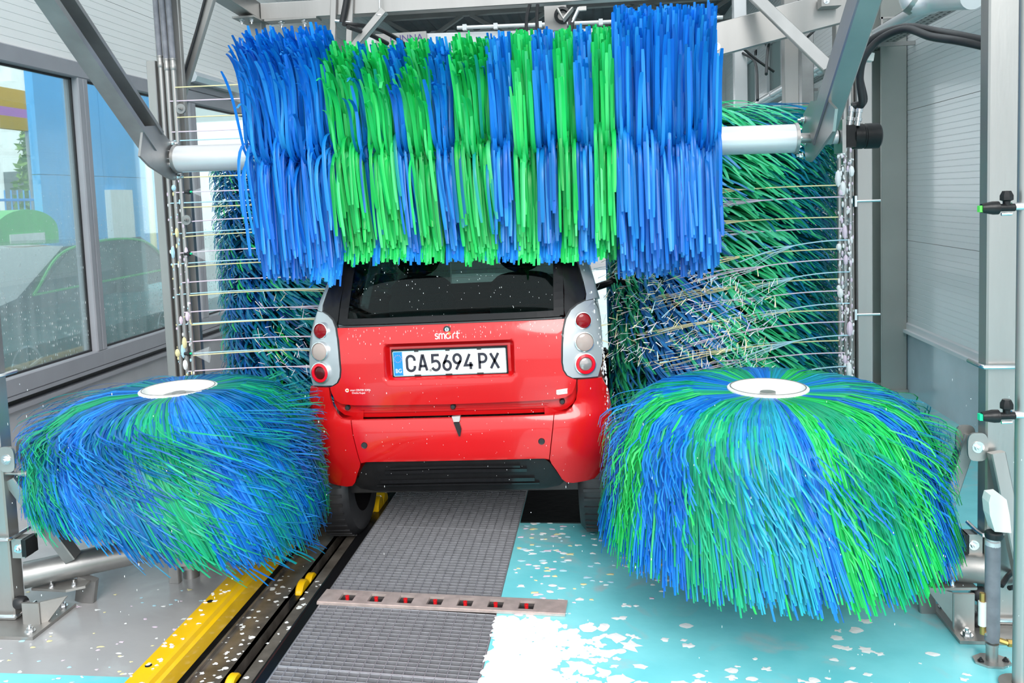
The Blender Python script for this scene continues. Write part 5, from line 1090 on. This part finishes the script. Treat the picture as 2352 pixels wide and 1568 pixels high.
mb = MB(); mb.lathe((dx_, dy_, .008), (0, 0, 1), [(.019, 0), (.019, .05), (.021, .051), (.021, .06), (.013, .063), (.013, .075), (.020, .078), (.020, z1_-.008)], 18); mb.cyl((dx_, dy_, .085), (dx_-.025, dy_, .11), .012, 12); obj('lower_pipe', mb, 'steel', os_, True)
mb = MB(); mb.cyl((dx_+.01, dy_-.005, .085), (dx_+.045, dy_-.01, .075), .010, 8); mb.cyl((dx_+.045, dy_-.01, .075), (dx_+.07, dy_-.01, .074), .013, 6); obj('brass_fitting', mb, 'brass', os_, True)
mb = MB(); mb.cyl((dx_-.03, dy_, .10), (dx_-.03, dy_, .13), .010, 8); obj('brass_fitting', mb, 'brass', os_, True)
mb = MB(); mb.cyl((dx_-.032, dy_, .215), (dx_-.032, dy_, .245), .009, 6); obj('brass_fitting', mb, 'brass', os_, True)
mb = MB(); mb.cyl((dx_-.032, dy_, .13), (dx_-.032, dy_, .215), .013, 12); obj('white_union', mb, 'white_plastic', os_, True)
mb = MB(); mb.cyl((dx_, dy_, z1_), (dx_, dy_, z2_-.005), .0235, 20); obj('grey_tube', mb, 'pvc_grey', os_, True)
mb = MB(); mb.lathe((dx_, dy_, z2_-.006), (0, 0, 1), [(.0235, 0), (.023, .014), (.017, .018), (.017, .03), (0, .03)], 18); obj('tube_collar', mb, 'alu_white', os_, True)
mb = MB(); mb.lathe((dx_+.003, dy_, z3_), (0, 0, 1), [(.0, 0), (.026, 0), (.028, .006), (.028, .018), (.024, .022), (0, .022)], 24); obj('black_ring', mb, 'rubber', os_, True)
mb = MB(); cpx = at(2285, 1170, dy_); hh = (z5_-z4_)
mb.sweep([(cpx.x+.012, dy_-.02, z4_), (cpx.x+.012, dy_+.03, z4_)], [(-.02, .004), (.032, .0), (.026, .06), (.016, hh*.86), (-.005, hh), (-.034, hh*.97), (-.040, hh*.78), (-.036, hh*.45)], Vector((1, 0, 0)), Vector((0, 0, 1))); obj('white_cap', mb, 'white_plastic', os_)
mb = MB(); mb.tube(spline([(dx_+.07, dy_-.01, .074), (dx_+.12, dy_-.02, .07), (dx_+.25, dy_+.0, .05)], 5), .008, 8); obj('outlet_hose', mb, 'rubber', os_, True)
for k, pts in enumerate([[(2300, 1345, 3.05), (2320, 1318, 3.1), (2352, 1308, 3.2)], [(2318, 1350, 3.08), (2335, 1345, 3.1), (2360, 1320, 3.1)], [(2312, 1330, 3.25), (2322, 1150, 3.25), (2338, 1080, 3.25), (2345, 900, 3.25), (2343, 650, 3.25), (2337, 480, 3.25)]]):
    mb = MB(); mb.tube(spline([at(*q) for q in pts], 6), .009, 8); tag(obj('black_cable', mb, 'rubber', None, True), ['black cable looping behind the dosing unit, upper one', 'black cable looping behind the dosing unit, lower one', 'black cable running up behind the right post'][k], 'cable', 'cables by the right post')

# ================================================================== FOAM AND SPLASH
rf = random.Random(17)
mb = MB()
def blob(mb, x, y, r, h, asp=1.0, n=12):
    ph = rf.uniform(0, 6); A = [rf.gauss(0, .16) for _ in range(4)]; B = [rf.uniform(0, 6.3) for _ in range(4)]; rs = [r*(1+sum(A[q]*math.sin((q+2)*a+B[q]) for q in range(4))) for a in [2*PI*i/n for i in range(n)]]
    vs = [Vector((x, y, h))]+[Vector((x+rs[i]*.75*math.cos(2*PI*i/n)*asp, y+rs[i]*.75*math.sin(2*PI*i/n), h*.8)) for i in range(n)]+[Vector((x+rs[i]*math.cos(2*PI*i/n)*asp, y+rs[i]*math.sin(2*PI*i/n), .0008)) for i in range(n)]
    mb.add(vs, [(0, 1+i, 1+(i+1) % n) for i in range(n)]+[(1+i, 1+n+i, 1+n+(i+1) % n, 1+(i+1) % n) for i in range(n)])
for i in range(1500):
    x = -.445+abs(rf.gauss(0, .24)); y = rf.uniform(1.9, 3.10-.2*max(0, x+.2)); d = max(0, (x+.25))+max(0, y-2.95)*.8
    if rf.random() < math.exp(-d*4.4): blob(mb, x, y, rf.uniform(.008, .034), rf.uniform(.0012, .0025))
for i in range(240):
    x = rf.uniform(-.35, 1.3); y = rf.uniform(2.3, 2.75) if rf.random() < .8 else rf.uniform(2.7, 3.15); blob(mb, x, y, rf.uniform(.006, .032)*(1.4 if y < 2.55 else .6), .0015, 1.4)
tag(obj('foam_puddle', mb, 'foam_white', None, True), 'thick white foam spread on the aqua floor beside the front grates', 'foam', kind='stuff')
mb = MB(); MT = ['foam_white', 'foam_white', 'foam_blue', 'foam_pink', 'foam_yellow']
for i in range(420):
    mb.cur = rf.randrange(5); x = rf.uniform(-.44, .30); y = rf.uniform(3.12, 4.6); 
    if rf.random() > math.exp(-(x+.44)*2.2): continue
    blob(mb, x, y, rf.uniform(.004, .013), .003, 1.6, 8)
for i in range(120):
    mb.cur = rf.randrange(5); blob(mb, rf.uniform(-2.6, -1.68), rf.uniform(2.4, 3.3), rf.uniform(.003, .009), .002, 1.5, 8)
tag(obj('foam_flecks', mb, MT, None, True), 'small white and coloured foam flecks scattered on the floor', 'foam', kind='stuff')
mb = MB()
for i in range(170):
    y = 2.3+1.2*rf.random()**2; q = rf.random(); x = rf.uniform(-1.505, -1.395) if q < .7 else rf.uniform(-1.333, -1.270)
    k0 = len(mb.v); blob(mb, x, y, rf.uniform(.003, .010), .0015, 1.2, 9)
    for v in mb.v[k0:]: v.z -= .0292
for i in range(60):
    k0 = len(mb.v); blob(mb, rf.uniform(-1.61, -1.545), rf.uniform(2.3, 3.6), rf.uniform(.003, .008), .003, 1.4, 8)
    for v in mb.v[k0:]: v.z += .1005
tag(obj('track_foam', mb, 'foam_white', None, True), 'white foam bubbles lying on the conveyor track and yellow rail', 'foam', kind='stuff')
mb = MB()
for i in range(560):                                        # flying flecks between the car and the right jets
    q = rf.random(); u = 1375+q*390+rf.gauss(0, 30); v = rf.uniform(640, 870)-60*(1-q)+rf.gauss(0, 15); Y = rf.uniform(4.0, 4.75)
    if v > 880: continue
    c = at(u, v, Y); L_ = rf.uniform(.008, .032); a = rf.gauss(.5, .6) if q < .5 else rf.gauss(1.2, .6); d = Vector((math.cos(a), rf.uniform(-.3, .3), math.sin(a))).normalized()*L_; e = d.cross(Vector((0, 1, 0))).normalized()*rf.uniform(.0008, .0026); f = Vector((0, .002, 0))
    mb.cur = rf.choice([0, 0, 1, 1, 2, 3]); mb.add([c-d-e, c-d+e, c+d+e*.5, c+d-e*.5, c+f], [(0, 1, 2, 3), (0, 4, 1), (1, 4, 2), (2, 4, 3), (3, 4, 0)])
for i in range(70):
    u = rf.uniform(590, 730); v = rf.uniform(700, 870)-(u < 660)*30; c = at(u, v, rf.uniform(4.2, 4.7)); L_ = rf.uniform(.008, .03); a = rf.uniform(-1.5, 1.5); d = Vector((math.cos(a), 0, math.sin(a)))*L_; e = d.cross(Vector((0, 1, 0))).normalized()*.0018; f = Vector((0, .002, 0))
    mb.cur = rf.choice([0, 1, 2, 3]); mb.add([c-d-e, c-d+e, c+d+e*.5, c+d-e*.5, c+f], [(0, 1, 2, 3), (0, 4, 1), (1, 4, 2), (2, 4, 3), (3, 4, 0)])
tag(obj('flying_foam', mb, ['foam_white', 'foam_yellow', 'foam_pink', 'foam_blue']), 'yellow, pink and white foam shreds flying off both sides of the car', 'foam', kind='stuff')
mb = MB()
for i in range(260):                                        # water drops in the air around the wheel brushes
    bx_ = rf.choice([BL, BR]); a = rf.uniform(0, 2*PI); r = rf.uniform(.55, 1.0); c = Vector((bx_[0]+r*math.cos(a), bx_[1]+r*math.sin(a), rf.uniform(.05, 1.0)))
    if c.y > 3.45: continue
    mb.ball(c, rf.uniform(.0007, .0016), None, rf.uniform(.0015, .006), 5, 3)
tag(obj('flying_drops', mb, 'foam_white', None, True), 'small water drops flying around the two wheel brushes', 'water', kind='stuff')
